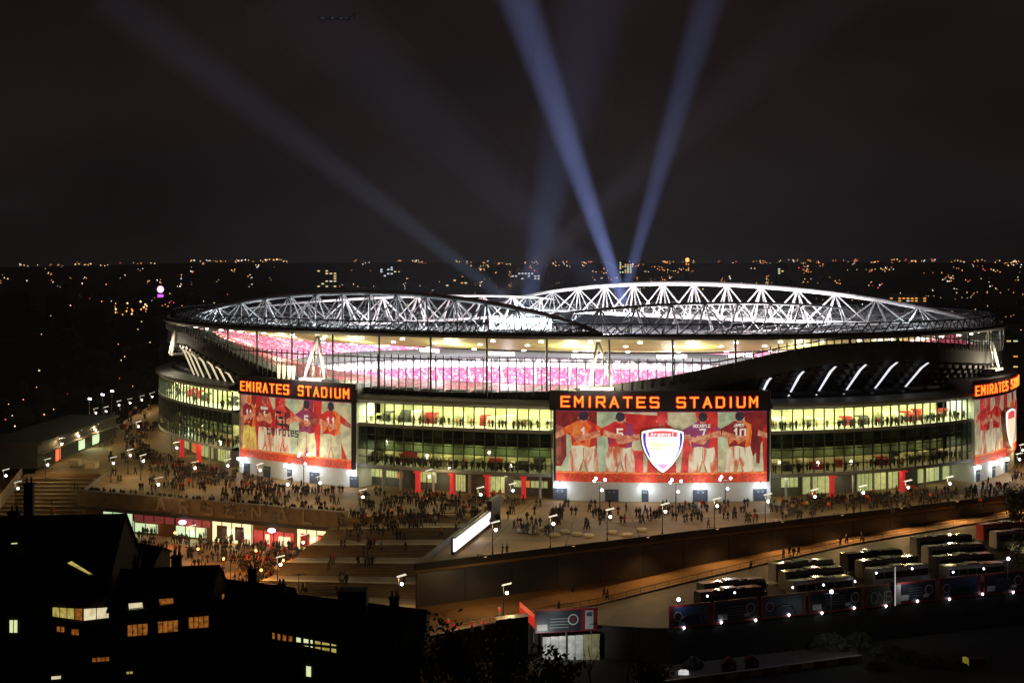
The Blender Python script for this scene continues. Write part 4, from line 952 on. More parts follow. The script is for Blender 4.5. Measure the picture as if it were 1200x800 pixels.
def in_pod(p):
    c = False; P_ = [(q_.x, q_.y) for q_ in pod]; j = len(P_) - 1
    for i in range(len(P_)):
        if (P_[i][1] > p.y) != (P_[j][1] > p.y) and p.x < (P_[j][0] - P_[i][0]) * (p.y - P_[i][1]) / (P_[j][1] - P_[i][1]) + P_[i][0]: c = not c
        j = i
    return c
b = MB()
for ph_ in arc(P0, P1, 9.0):                # bands of dark and pale setts radiating from the stadium, with rings
    for k in range(18):
        a, c = EL(ph_, 7 + 3 * k), EL(ph_, 10 + 3 * k)
        if in_pod(a) and in_pod(c):
            dd_ = (c - a).normalized(); nn = Vector((-dd_.y, dd_.x, 0)) * .16; b.quad(a - nn + up * .009, c - nn + up * .009, c + nn + up * .009, a + nn + up * .009)
for da in (9, 16, 23, 30, 37, 44, 51):
    ph = arc(P0, P1, 3)
    for i in range(len(ph) - 1):
        a, c, a2, c2 = EL(ph[i], da), EL(ph[i + 1], da), EL(ph[i], da + .4), EL(ph[i + 1], da + .4)
        if all(in_pod(q_) for q_ in (a, c, a2, c2)): b.quad(a + up * .013, c + up * .013, c2 + up * .013, a2 + up * .013)
struct(b.obj('paving_band', mat('dark_setts', (.11, .075, .04), .75, noise=.3, scale=1)))
# ---------------------------------------------------------------- shops under the concourse
dR = (SL - RL); LR = dR.length; dR.normalize(); nR = Vector((dR.y, -dR.x, 0))
if nR.y > 0: nR = -nR
RB = RL + Vector((0, 0, LV))
rt = thing('shop_row', RB, 'row of lit shops under the concourse with a letter-carrying parapet', 'shops')
M_fas = mat('brown_fascia', (.13, .095, .065), .75, noise=.25, scale=.6)
MB().hexa(*slab(RB, dR, nR, LR, 5.0, 8.2, .05, 1.6)).obj('parapet', M_fas, rt)
MB().hexa(*slab(RB, dR, nR, LR, 4.3, 4.98, .05, 1.9)).obj('canopy', M_dark2, rt)
def rx(px): # distance along the shop front under a photo column
    best = min((abs(600 + F * (RB + dR * s_).x / (RB + dR * s_).y - px), s_) for s_ in [LR * k / 600 for k in range(601)]); return best[1]
M_sc = mat('shop_cream_glow', (.9, .85, .6), .5, emit=1.0, ecol=(1, .88, .5), noise=.25, scale=.8); M_sg = mat('shop_green_glow', (.7, .9, .6), .5, emit=.75, ecol=(.75, 1, .6), noise=.3, scale=.8)
M_sr = mat('shop_red_glow', (.7, .1, .08), .5, emit=.35, ecol=(1, .12, .1), noise=.4, scale=.8); M_pk = mat('pink_fascia', (.45, .1, .11), .6, emit=.10, ecol=(1, .2, .2), noise=.4, scale=1.2)
M_p1 = mat('poster_dark', (.06, .04, .05), .5, noise=.4, scale=2); M_p2 = mat('poster_red', (.45, .06, .05), .5, emit=.15, noise=.5, scale=1)
def shop(x0, x1, m_, z0=0., z1=4.25, posters=(), depth=-.02):
    s0, s1 = rx(x0), rx(x1)
    sh_ = MB().hexa(*slab(RB + dR * s0, dR, nR, s1 - s0, z0, z1, .06, .3)).obj('shopfront', m_, rt)
    k = max(2, int((s1 - s0) / 2.2))
    for i in range(k + 1): MB().hexa(*slab(RB + dR * (s0 + (s1 - s0) * i / k - .08), dR, nR, .16, z0, z1, .31, .42)).obj('shop_mullion', M_frame, sh_)
    for (f0, f1, zz0, zz1, pm) in posters: MB().hexa(*slab(RB + dR * lerp(s0, s1, f0), dR, nR, (s1 - s0) * (f1 - f0), zz0, zz1, .33, .38)).obj('poster', pm, sh_)
    mid = RB + dR * (s0 + s1) / 2
    return mid
for (x0, x1, m_, z0, z1, po, pw, cl) in ((122, 157, M_sg, 0, 4.25, ((.3, .38, 2.6, 3.6, M_p1), (.8, .86, 1.5, 2.5, M_p1)), 500, (.8, 1, .65)), (158, 206, M_pk, 2.6, 4.25, (), 120, (1, .3, .25)), (207, 242, M_sg, .4, 2.4, (), 300, (.5, 1, .6)), (207, 248, M_pk, 2.6, 4.25, (), 100, (1, .3, .25)), (159, 185, M_sg, .4, 2.2, (), 120, (.5, 1, .6)),
        (250, 296, M_sc, 0, 4.25, ((.12, .38, .6, 3.3, M_p1), (.58, .8, .6, 3.3, M_p1)), 650, (1, .85, .5)), (298, 346, M_sr, 0, 3.0, ((.3, .4, .5, 2.4, M_sc), (.62, .9, .4, 2.2, M_sc)), 250, (1, .5, .35)), (349, 409, M_sc, 0, 4.25, ((.08, .26, .5, 3.2, M_p2), (.42, .66, .5, 3.2, M_p2)), 900, (1, .87, .5))):
    mid = shop(x0, x1, m_, z0, z1, po)
    light('AREA', mid + nR * 1.2 + up * min(3.6, z1 - .2), pw, cl, size=4, name='shop_light', rot=Vector(nR * .7 - up * .7).to_track_quat('-Z', 'Y').to_euler())
# concrete letters standing on the parapet face
for ch, px in zip('ARSENAL', (190, 218, 246, 272, 302, 333, 362)):
    s_ = rx(px); b = MB()
    for qd in strokes(ch, s_, 5.6, 1.9, 2.3, .42):
        b.hexa([RB + dR * p.x + nR * 1.61 + up * p.y for p in qd], [RB + dR * p.x + nR * 1.9 + up * p.y for p in qd])
    b.obj('letter', mat('letter_concrete', (.22, .17, .12), .7, noise=.15), rt)
# round logo lamps and orange plaza lanterns
for i, (x, y) in enumerate([(222, 614), (326, 622)]):
    p = RB + dR * rx(x) + nR * 2.2 + up * 3.6; b = MB(); b.ball(p, .8, 10, sz=.6); b.tube(p - nR * 1.2, p, .07, k=4)
    tag(b.obj('hanging_lantern', mat('lilac_lamp', (1, 1, 1), .5, emit=3, ecol=(.85, .75, 1), noise=0), org=p), ('lilac round lamp over the green-lit shop', 'white round lamp over the red shop')[i], 'lamp')
for i, (x, y) in enumerate([(306, 686), (300, 662), (232, 660), (205, 640), (332, 674), (262, 672)]):
    p = G(x, y, LV)
    ct = thing('plaza_lantern', p, '%s orange lantern on a short post in the plaza crowd' % ['brightest', 'middle', 'left', 'leftmost', 'rightmost', 'lower left'][i], 'lantern', 'orange lanterns in the plaza')
    MB().lathe([(.14, 0), (.14, .3), (.06, .4), (.05, 2.5)], p, 8).obj('post', M_dsteel, ct); MB().ball(p + Vector((0, 0, 2.7)), .22, 8).obj('globe', mat('orange_lantern', (1, .4, .1), .5, emit=5, ecol=(1, .45, .1), noise=0), ct); MB().lathe([(.3, 0), (.1, .14)], p + Vector((0, 0, 2.92)), 8).obj('hood', M_dsteel, ct)
    light('POINT', p + Vector((0, -.5, 3.1)), 800, (1, .42, .1), ct, .3)

# left terrace: broad shallow steps, low block with lit shop windows, side ramp
tb_ = MB(); te_ = MB()
for i in range(14):
    z = -.5 * (i + 1); y1 = 378.8 - 2.7 * i; y0 = y1 - 2.7
    tb_.prism([(-114, y0 if i < 13 else 330), (-91.2 - (i > 12) * 0, y0 if i < 13 else 330), (-93.4 + i * .165, y1), (-114, y1)], -7.2, z)
    if i % 3 == 2: te_.prism([(-114, y0 - .02), (-93.2 + i * .165, y0 - .02), (-93.2 + i * .165, y0 + .7), (-114, y0 + .7)], z + .001, z + .03)
ts_ = struct(tb_.obj('terrace_steps', M_step)); te_.obj('step_edge', M_nose, ts_)
b0, b1 = G(44, 549), G(136, 512)
d = (b1 - b0).normalized(); n = Vector((d.y, -d.x, 0)); L = (b1 - b0).length
lb = thing('low_block', b0, 'low flat-roofed block with lit shop windows at the left of the concourse', 'building')
MB().hexa(*slab(b0, d, n, L, 0, 5.6, -13, 0)).obj('wall', M_wall, lb); MB().hexa(*slab(b0, d, n, L, 5.62, 6.3, -13.5, .9)).obj('roof', M_wall, lb); MB().hexa(*slab(b0, d, n, L, 3.4, 3.7, .01, 1.3)).obj('ledge', M_par, lb)
MB().hexa(*slab(b0 + d * L * .48, d, n, 5, .5, 3.3, .01, .2)).obj('window', M_sg, lb); MB().hexa(*slab(b0 + d * L * .66, d, n, 6, .5, 3.3, .01, .2)).obj('window', M_sg, lb); MB().hexa(*slab(b0 + d * L * .2, d, n, 3.6, .1, 3.3, .01, .2)).obj('door', mat('red_lit_door', (.8, .15, .08), .5, emit=.9, ecol=(1, .2, .08), noise=.2), lb)
light('AREA', b0 + d * L * .6 + n * 1.5 + up * 3, 300, (.75, 1, .6), size=4, name='shop_light', rot=Vector(n - up).to_track_quat('-Z', 'Y').to_euler())
for i, (x, y) in enumerate([(86, 546), (106, 549)]):
    p = G(x, y); tag(MB().hexa(*slab(p, d, n, 3.2, 0, 1.3, -1.2, 1.2)).hexa(*slab(p - d * .1, d, n, 3.4, 1.31, 1.42, -1.3, 1.3)).obj('planter', M_stone, org=p), ('left', 'right')[i] + ' pale concrete planter before the red-lit door', 'planter')
fw = thing('boundary_fence', G(0, 606, -2), 'tan panelled fence climbing at the far left beside the ramp', 'fence')
fa, fb_ = G(-12, 612, -2), G(26, 562, -2); k = 9
for i in range(k):
    a = fa.lerp(fb_, (i + .04) / k); c = fa.lerp(fb_, (i + .96) / k); nn = Vector((0, .12, 0))
    MB().hexa([a, c, c + nn, a + nn], [a + up * 3, c + up * 3, c + nn + up * 3, a + nn + up * 3]).obj('panel', M_fas, fw)
b = MB().prism([(-170, 330), (-122, 330), (-111, 388), (-118, 480), (-170, 480)], -12.4, -2.2); struct(b.obj('ramp', M_plaza))
# ---------------------------------------------------------------- people
def skin_body(pose):
    a = pose; nodes = {'pelvis': ((0, 0, .96), .15), 'waist': ((0, .01, 1.12), .14), 'chest': ((0, 0, 1.36), .19), 'neckb': ((0, 0, 1.5), .08), 'head0': ((0, .02, 1.6), .085), 'head1': ((0, .03, 1.69), .11), 'head2': ((0, .02, 1.77), .06)}
    ed = [('pelvis', 'waist'), ('waist', 'chest'), ('chest', 'neckb'), ('neckb', 'head0'), ('head0', 'head1'), ('head1', 'head2')]
    for sd, s_ in ((-1, 'l'), (1, 'r')):
        st_ = a['stride'] * sd; sw = -a['swing'] * sd
        nodes['hip' + s_] = ((sd * .09, st_ * .1, .86), .11); nodes['knee' + s_] = ((sd * .1, st_ * .5 + .03, .5), .075); nodes['ank' + s_] = ((sd * .1, st_ * .9 - .02, .09), .05); nodes['toe' + s_] = ((sd * .11, st_ * .9 + .15, .04), .04)
        nodes['sho' + s_] = ((sd * .2, 0, 1.42), .085); nodes['elb' + s_] = ((sd * (.27 + a['out']), sw * .5 + .0, 1.15), .06); nodes['wri' + s_] = ((sd * (.24 + a['out'] * .3), sw + .1 + a['bend'], .93 + a['bend'] * .9), .045); nodes['han' + s_] = ((sd * .22, sw + .14 + a['bend'] * 1.2, .85 + a['bend']), .04)
        ed += [('pelvis', 'hip' + s_), ('hip' + s_, 'knee' + s_), ('knee' + s_, 'ank' + s_), ('ank' + s_, 'toe' + s_), ('chest', 'sho' + s_), ('sho' + s_, 'elb' + s_), ('elb' + s_, 'wri' + s_), ('wri' + s_, 'han' + s_)]
    nm = list(nodes); me = bpy.data.meshes.new('body'); me.from_pydata([nodes[k][0] for k in nm], [(nm.index(x), nm.index(y)) for x, y in ed], [])
    o = bpy.data.objects.new('body', me); COL.objects.link(o); md = o.modifiers.new('s', 'SKIN'); md.use_smooth_shade = True
    for i, k in enumerate(nm):
        r = nodes[k][1]; v = me.skin_vertices[0].data[i]; v.radius = (r * (1.15 if k in ('chest', 'waist', 'pelvis') else 1), r); v.use_root = (k == 'pelvis')
    dg = bpy.context.evaluated_depsgraph_get(); ev = o.evaluated_get(dg); m2 = ev.to_mesh()
    vv = [tuple(v.co) for v in m2.vertices]; ff = [tuple(p.vertices) for p in m2.polygons]; ev.to_mesh_clear(); bpy.data.objects.remove(o); bpy.data.meshes.remove(me)
    return np.array(vv), ff
POSES = [skin_body(p) for p in ({'stride': .0, 'swing': .02, 'out': .02, 'bend': 0}, {'stride': .28, 'swing': .16, 'out': .02, 'bend': .02}, {'stride': -.3, 'swing': -.18, 'out': .03, 'bend': 0}, {'stride': .05, 'swing': 0, 'out': .05, 'bend': .16}, {'stride': .18, 'swing': .08, 'out': .1, 'bend': .1})]
OUT = [('black coat', (.012, .012, .014), (.015, .015, .02)), ('dark navy jacket', (.018, .022, .045), (.02, .02, .025)), ('charcoal jacket', (.035, .033, .032), (.016, .016, .02)), ('brown coat', (.06, .038, .022), (.02, .018, .016)),
       ('red shirt', (.42, .02, .02), (.025, .025, .04)), ('pale jacket', (.36, .33, .28), (.03, .03, .04)), ('orange high-visibility jacket', (.9, .16, .02), (.03, .03, .03)), ('yellow high-visibility jacket', (.62, .6, .06), (.03, .03, .03)), ('dark green parka', (.025, .035, .02), (.02, .02, .03))]
OW = np.array([.3, .2, .2, .09, .05, .05, .01, .01, .09])
M_per = bpy.data.materials.new('clothing'); M_per.use_nodes = True; t = M_per.node_tree; at_ = t.nodes.new('ShaderNodeAttribute'); at_.attribute_name = 'Col'
t.links.new(at_.outputs['Color'], t.nodes['Principled BSDF'].inputs['Base Color']); t.nodes['Principled BSDF'].inputs['Roughness'].default_value = .8
def cols_for(vv, of):
    c = np.empty((len(vv), 4)); c[:, 3] = 1; z = vv[:, 2]
    c[:, :3] = OUT[of][1]; c[z < .88, :3] = OUT[of][2]; hand = (abs(vv[:, 0]) > .15) & (z < .92) & (z > .7); c[hand, :3] = (.3, .16, .11)
    c[z > 1.535, :3] = (.34, .19, .13); c[(z > 1.70) | ((z > 1.6) & (vv[:, 1] < 0)), :3] = (.03, .02, .015) if of != 4 else (.4, .02, .02); c[z < .1, :3] = (.02, .02, .02)
    return c
PM = {}
def person_mesh(pi, of):
    if (pi, of) in PM: return PM[(pi, of)]
    vv, ff = POSES[pi]; me = bpy.data.meshes.new('person'); me.from_pydata([tuple(v) for v in vv], [], ff)
    ca = me.color_attributes.new('Col', 'FLOAT_COLOR', 'POINT'); ca.data.foreach_set('color', cols_for(vv, of).ravel()); me.materials.append(M_per)
    me.polygons.foreach_set('use_smooth', [True] * len(ff)); PM[(pi, of)] = me; return me
ppl = []                                    # (x, y, z, rot, pose, outfit, zone, size)
def inside_core(p):
    dx, dy = p.x - CX, p.y - CY; u = dx * CT + dy * ST; v = -dx * ST + dy * CT
    return (u / (EA + 6)) ** 2 + (v / (EB + 6)) ** 2 < 1
def crowd(n, cx_, cy_, sx, sy, zone, z=0., pw=None, zf=None, rect=False, far=False):
    k = 0; tries = 0
    while k < n and tries < n * 30:
        tries += 1
        px, py = (cx_ + random.uniform(-sx, sx), cy_ + random.uniform(-sy, sy)) if rect else (random.gauss(cx_, sx), random.gauss(cy_, sy))
        if py < 470: continue
        p = G(px, py, z)
        if zf: 
            for _ in range(3): p = G(px, py, zf(p))
            p.z = zf(p)
        if z == 0 and not zf and inside_core(p): continue
        if z == LV and p.y < 320 and p.x > lerp(TL.x, BL.x, (TL.y - p.y) / (TL.y - BL.y)) - 1: continue
        of = int(rng.choice(len(OUT), p=(pw if pw is not None else OW)))
        ppl.append((p.x, p.y, p.z, random.uniform(0, 6.28), random.choice([0, 1, 2, 3, 4, 1, 2]), of, zone, 1.0 + random.uniform(-.07, .07)))
        k += 1
        if random.random() < .55 and k < n:     # companions walk together
            ppl.append((p.x + random.uniform(.5, .8), p.y + random.uniform(-.4, .4), p.z, ppl[-1][3] + random.uniform(-.2, .2), random.choice([1, 2, 4]), int(rng.choice(len(OUT), p=OW)), zone, 1.0 + random.uniform(-.07, .07))); k += 1
RW = np.array([.26, .18, .18, .08, .1, .05, .06, .02, .07])
crowd(150, 170, 515, 26, 16, 'on the packed left concourse below the glass drum')
crowd(120, 205, 540, 30, 14, 'on the packed left concourse below the glass drum')
crowd(70, 250, 552, 26, 12, 'on the packed left concourse below the glass drum')
crowd(90, 330, 578, 50, 9, 'on the concourse before the left mural')
crowd(60, 300, 565, 60, 8, 'on the concourse before the left mural')
crowd(110, 500, 590, 55, 12, 'on the concourse between the two big murals')
crowd(60, 470, 603, 60, 9, 'on the concourse between the two big murals')
crowd(40, 560, 600, 40, 12, 'on the concourse between the two big murals')
crowd(60, 790, 603, 35, 5, 'before the white wall of the central mural')
crowd(40, 690, 606, 40, 8, 'before the white wall of the central mural')
crowd(24, 860, 605, 30, 6, 'before the white wall of the central mural')
crowd(90, 990, 590, 55, 7, 'by the entrances right of the central mural', pw=RW)
crowd(70, 1060, 584, 45, 6, 'by the entrances right of the central mural', pw=RW)
crowd(30, 930, 598, 20, 5, 'by the entrances right of the central mural', pw=RW)
crowd(34, 1150, 573, 26, 9, 'on the concourse by the right mural')
crowd(20, 1190, 540, 8, 18, 'on the concourse by the right mural')
crowd(26, 620, 620, 30, 10, 'near the glowing billboard')
crowd(24, 460, 650, 30, 24, 'on the wide steps', zf=step_z)
crowd(46, 425, 668, 30, 20, 'on the wide steps', zf=step_z)
crowd(26, 470, 625, 36, 10, 'on the wide steps', zf=step_z)
crowd(60, 380, 590, 130, 14, 'on the concourse before the left mural')
PW = np.array([.26, .17, .15, .1, .1, .08, .02, .03, .09])
crowd(240, 340, 668, 40, 18, 'in the plaza crowd below the steps', LV, PW)
crowd(160, 290, 648, 40, 13, 'in the plaza crowd below the steps', LV, PW)
crowd(70, 190, 640, 36, 10, 'in the plaza crowd below the shops', LV, PW)
crowd(16, 470, 700, 24, 8, 'at the foot of the wide steps', LV)
for px, py in ((708, 700), (712, 702), (655, 715), (925, 650), (930, 652), (936, 650), (918, 654), (985, 638), (992, 636), (1010, 634), (1012, 638), (880, 668), (1175, 594), (1183, 590), (671, 694)):
    p = G(px, py, road_z(px)); ppl.append((p.x, p.y, p.z, random.uniform(0, 6), random.choice([1, 2]), random.choice([0, 1, 2]), 'walking along the brown road below the wall', 1.0))
for i in range(64):                        # people leaning on the shop parapet
    s_ = (i + random.random()) / 64 * LR
    if random.random() < .12: continue
    p = RL + dR * s_ - nR * random.uniform(.3, 1.6)
    ppl.append((p.x, p.y, 0, math.atan2(nR.y, nR.x) - PI / 2 + random.uniform(-.5, .5), random.choice([0, 3]), int(rng.choice(len(OUT), p=OW)), 'standing at the parapet above the shops', 1.))
for i in range(16):                        # stewards
    px = random.choice([932, 946, 955, 960, 968, 1058, 1072, 1090, 1098, 1105, 570, 575, 580, 585, 985, 1030]) + random.uniform(-2, 2)
    p = EL(phi_px(px, FD + 3), FD + random.uniform(.8, 4)); ppl.append((p.x, p.y, 0, random.uniform(0, 6), 0, 6, 'stewarding at the entrances under the glass drum', 1.05))
pick = sorted(range(len(ppl)), key=lambda i: ppl[i][1] + random.uniform(0, 45))[:300]
top = set(pick)
for i in pick:
    x, y, z, rz, po, of, zone, s_ = ppl[i]
    o = bpy.data.objects.new('person', person_mesh(po, of)); COL.objects.link(o); o.location = (x, y, z); o.rotation_euler = (0, 0, rz); o.scale = (s_,) * 3
    tag(o, 'person in %s %s %s' % (OUT[of][0], 'walking' if po in (1, 2, 4) else 'standing', zone.replace('standing ', '').replace('walking ', '')), 'person', 'people ' + zone)
# people inside the glass drum
def inner(n, zlev, dmin, dmax, secs=(0, 1, 2)):
    for si in secs:
        a, c = SECT[si]
        for _ in range(n):
            p = lerp(a, c, random.uniform(.02, .98)); q_ = EL(p, FD - random.uniform(dmin, dmax), zlev)
            ppl.append((q_.x, q_.y, zlev, random.uniform(0, 6), random.choice([0, 3, 1]), int(rng.choice(len(OUT), p=OW)), '', 1.0))
n_out_ = len(ppl)
inner(46, 14.26, .8, 4.5); inner(60, 14.26, .8, 3, (2,)); inner(130, 5.31, .7, 4.5, (0, 1)); inner(70, 5.31, .7, 4.5, (2,))
def merge(idx, name, label):
    V, Fc, Cc = [], [], []; off = 0
    for i in idx:
        x, y, z, rz, po, of, zone, s_ = ppl[i]; vv, ff = POSES[po]; cs, sn = math.cos(rz) * s_, math.sin(rz) * s_
        q_ = np.empty_like(vv); q_[:, 0] = vv[:, 0] * cs - vv[:, 1] * sn + x; q_[:, 1] = vv[:, 0] * sn + vv[:, 1] * cs + y; q_[:, 2] = vv[:, 2] * s_ + z
        V.append(q_); Cc.append(cols_for(vv, of)); Fc += [tuple(k + off for k in f) for f in ff]; off += len(vv)
    me = bpy.data.meshes.new(name); me.from_pydata(np.vstack(V).tolist(), [], Fc); ca = me.color_attributes.new('Col', 'FLOAT_COLOR', 'POINT'); ca.data.foreach_set('color', np.vstack(Cc).ravel()); me.materials.append(M_per)
    o = bpy.data.objects.new(name, me); COL.objects.link(o); tag(o, label, 'crowd', kind='stuff')
merge([i for i in range(n_out_) if i not in top], 'crowd', 'dense crowd of match-goers on the concourse and plaza')
merge(range(n_out_, len(ppl)), 'indoor_crowd', 'spectators behind the glass of the drum')
# ---------------------------------------------------------------- coach park
M_cw = mat('coach_white', (.36, .35, .33), .16, noise=.1); M_cd = mat('coach_dark', (.03, .03, .035), .12, noise=.1); M_cr = mat('coach_red', (.36, .03, .03), .25, noise=.1); M_cs = mat('coach_silver', (.22, .22, .22), .16, .5, noise=.1)
M_tyre = mat('tyre', (.015, .015, .015), .9, noise=0); M_win = mat('coach_window', (.01, .012, .015), .06, noise=0); M_hub = mat('hub', (.4, .4, .4), .4, .7, noise=0)
M_head = mat('small_lamp', (1, 1, 1), .5, emit=9, ecol=(.9, .95, 1), noise=0)
def coach_body(m_):
    L, W, Hh = 12.2, 2.55, 3.45; r = thing('coach', (0, 0, 0), 'x', 'coach', 'coaches in the coach park')
    prof = [(-W / 2, .45), (-W / 2, 1.6), (-W / 2 + .04, 2.9), (-W / 2 + .16, 3.28), (-W / 2 + .42, Hh), (W / 2 - .42, Hh), (W / 2 - .16, 3.28), (W / 2 - .04, 2.9), (W / 2, 1.6), (W / 2, .45)]
    b = MB(); n0 = len(prof)
    xs = [(-L / 2, .93, 0.), (-L / 2 + .25, 1, 0), (L / 2 - .7, 1, 0), (L / 2 - .1, .95, -.14), (L / 2, .86, -.4)]
    for x_, s_, dz in xs: b.v += [(x_ - (.25 if z > 2.6 and x_ > L / 2 - .2 else 0), y_ * s_, z + (dz * (z / Hh) if z > 2.5 else 0)) for y_, z in prof]
    for i in range(len(xs) - 1):
        for j in range(n0): k = (j + 1) % n0; b.f.append((i * n0 + j, (i + 1) * n0 + j, (i + 1) * n0 + k, i * n0 + k)); b.m.append(0)
    b.f.append(tuple(range(n0))); b.f.append(tuple(reversed(range((len(xs) - 1) * n0, len(xs) * n0)))); b.m += [0, 0]
    b.obj('body', m_, r)
    for sd in (-1, 1):
        for k in range(6):
            x0 = -5.5 + k * 1.85; MB().hexa([(x0, sd * 1.26, 1.75), (x0 + 1.75, sd * 1.26, 1.75), (x0 + 1.75, sd * 1.25, 2.85), (x0, sd * 1.25, 2.85)], [(x0, sd * 1.30, 1.75), (x0 + 1.75, sd * 1.30, 1.75), (x0 + 1.75, sd * 1.29, 2.85), (x0, sd * 1.29, 2.85)]).obj('side_window', M_win, r)
        for x_ in (-3.6, -2.2, 3.7):
            wh = MB().tube((x_, sd * .95, .5), (x_, sd * 1.29, .5), .5, k=14).obj('wheel', M_tyre, r); MB().tube((x_, sd * 1.29, .5), (x_, sd * 1.32, .5), .26, k=10).obj('hub', M_hub, wh)
        MB().box((L / 2 - .02, sd * .85, .95), (.12, .4, .22)).obj('headlight', M_hub, r); MB().box((L / 2 - .2, sd * 1.42, 2.5), (.14, .24, .5)).obj('mirror', M_cd, r)
    MB().hexa([(L / 2 - .02, -1.0, 1.3), (L / 2 - .02, 1.0, 1.3), (L / 2 - .3, .98, 2.75), (L / 2 - .3, -.98, 2.75)], [(L / 2 + .06, -1.0, 1.3), (L / 2 + .06, 1.0, 1.3), (L / 2 - .2, .98, 2.75), (L / 2 - .2, -.98, 2.75)]).obj('windscreen', M_win, r)
    for x_ in (-3, 2.2): MB().box((x_, 0, 3.5), (.9, .8, .12)).obj('roof_hatch', M_cs, r)
    MB().box((-.4, 0, 3.56), (2.4, 1.5, .24)).obj('air_unit', M_cs, r)
    return r
protos = {k: None for k in 'wdrs'}; pm = {'w': M_cw, 'd': M_cd, 'r': M_cr, 's': M_cs}
H0, H1 = G(785, 737, LV), G(1200, 692, LV); hd = (H1 - H0).normalized(); hn = Vector((hd.y, -hd.x, 0)); hrz = math.atan2(hd.y, hd.x)
# the park slopes up from the hoardings to the road edge
def line_at(px):
    k = (px - 600) / F; s_ = (k * H0.y - H0.x) / (hd.x - k * hd.y); return H0 + hd * s_
PKX = (640, 700, 760, 800, 850, 900, 950, 1000, 1050, 1100, 1150, 1200, 1320)
def kerb_at(px):
    i = max(0, min(len(RS) - 2, next((j for j in range(len(RS) - 1) if RS[j + 1][0] >= px), len(RS) - 2))); t_ = (px - RS[i][0]) / (RS[i + 1][0] - RS[i][0]); return kp[i].lerp(kp[i + 1], t_)
def park_z(p):
    px = 600 + F * p.x / p.y; a_, c_ = line_at(px), kerb_at(px); t_ = min(1, max(0, (p.y - a_.y) / max(1, c_.y - a_.y))); return a_.z + (c_.z - a_.z) * t_
pk = MB()
for i, px in enumerate(PKX):
    a_ = line_at(px); c_ = kerb_at(px)
    if px < 785: a_ = G(px, 728 + (px - 640) * .06, LV - .05)
    pk.v += [(a_.x, a_.y, a_.z - .02), (c_.x, c_.y, c_.z - .02)]
    if i: n0 = 2 * i; pk.f.append((n0 - 2, n0, n0 + 1, n0 - 1)); pk.m.append(0)
struct(pk.obj('coach_park', mat('park_asphalt', (.07, .055, .04), .7, noise=.3, scale=.3)))
def coach(pxm, rowd, kind, label, drz=0.):
    # pxm: column of the coach's middle; rowd: metres behind the hoarding
    best = None
    for k in range(1200):
        p = H0 - hn * rowd + hd * (k * .1 - 10); e_ = abs(600 + F * p.x / p.y - pxm)
        if best is None or e_ < best[0]: best = (e_, p)
    p = best[1]
    if protos[kind] is None: o = protos[kind] = coach_body(pm[kind])
    else: o = copy_tree(protos[kind])
    o.location = (p.x, p.y, park_z(p)); o.rotation_euler = (0, 0, hrz + drz); o['label'] = label
spec = [(856, 6, 'd', 'dark coach nearest the hoarding at the left end'), (858, 10, 's', 'silver coach behind the leftmost dark coach'), (962, 6.5, 'w', 'white coach behind the second dark hoarding'), (952, 11.5, 's', 'silver coach with bright roof, second in line from the left'), (940, 16, 'w', 'white coach at the back left beside the road'),
        (1052, 8.5, 'w', 'white coach beside the lettered green hoarding'), (1040, 13, 's', 'silver coach in the middle row behind the lettered hoarding'), (1022, 17.5, 'd', 'dark coach at the back in the middle of the park'), (1140, 6, 'w', 'white coach behind the red-framed hoarding on the right'), (1128, 11, 's', 'silver coach second from the front on the right'), (1118, 16.5, 'w', 'white coach third from the front on the right'), (1104, 22, 's', 'silver coach fourth from the front on the right'), (1180, 26, 'r', 'red-tinged coach at the back right corner'), (1196, 21, 'w', 'white coach cut by the right edge of the picture')]
for s_ in spec: coach(s_[0], s_[1], s_[2], s_[3], -.10 if s_[0] > 1085 else 0.0)
# hooded sodium lamps added on the wall, dark from above, to light the road
def hooded(px, label, power=2600):
    p = wall_at(px) + Vector((0, 0, 1.0)); n_ = Vector((.55, -.83, 0)); c = p + n_ * 2.6 + up * .5
    r = thing('added_road_lamp', p, label, 'street lamp', 'added hooded road lamps'); MB().tube(p + n_ * .1 - up * .6, p + n_ * .3 + up * .5, .07, k=5).tube(p + n_ * .3 + up * .5, c + up * .1, .05, k=5).obj('bracket', M_dsteel, r)
    MB().lathe([(.34, -.05), (.3, .12), (.12, .22)], c, 10).obj('hood', M_dark, r); MB().lathe([(.22, -.1), (.24, -.06)], c, 10).obj('lens', mat('sodium_lens', (1, .6, .2), .5, emit=3, ecol=(1, .5, .12), noise=0), r)
    light('SPOT', c - up * .2, power, (1, .56, .20), r, .25, rot=(n_ * .75 - up).to_track_quat('-Z', 'Y').to_euler(), spot=R(150))
for i, px in enumerate((560, 660, 750, 830, 905, 975, 1045, 1110, 1175)): hooded(px, '%s added hooded lamp from the left bracketed on the dark road wall' % ORD[i], 2700 if px > 700 else 1300)
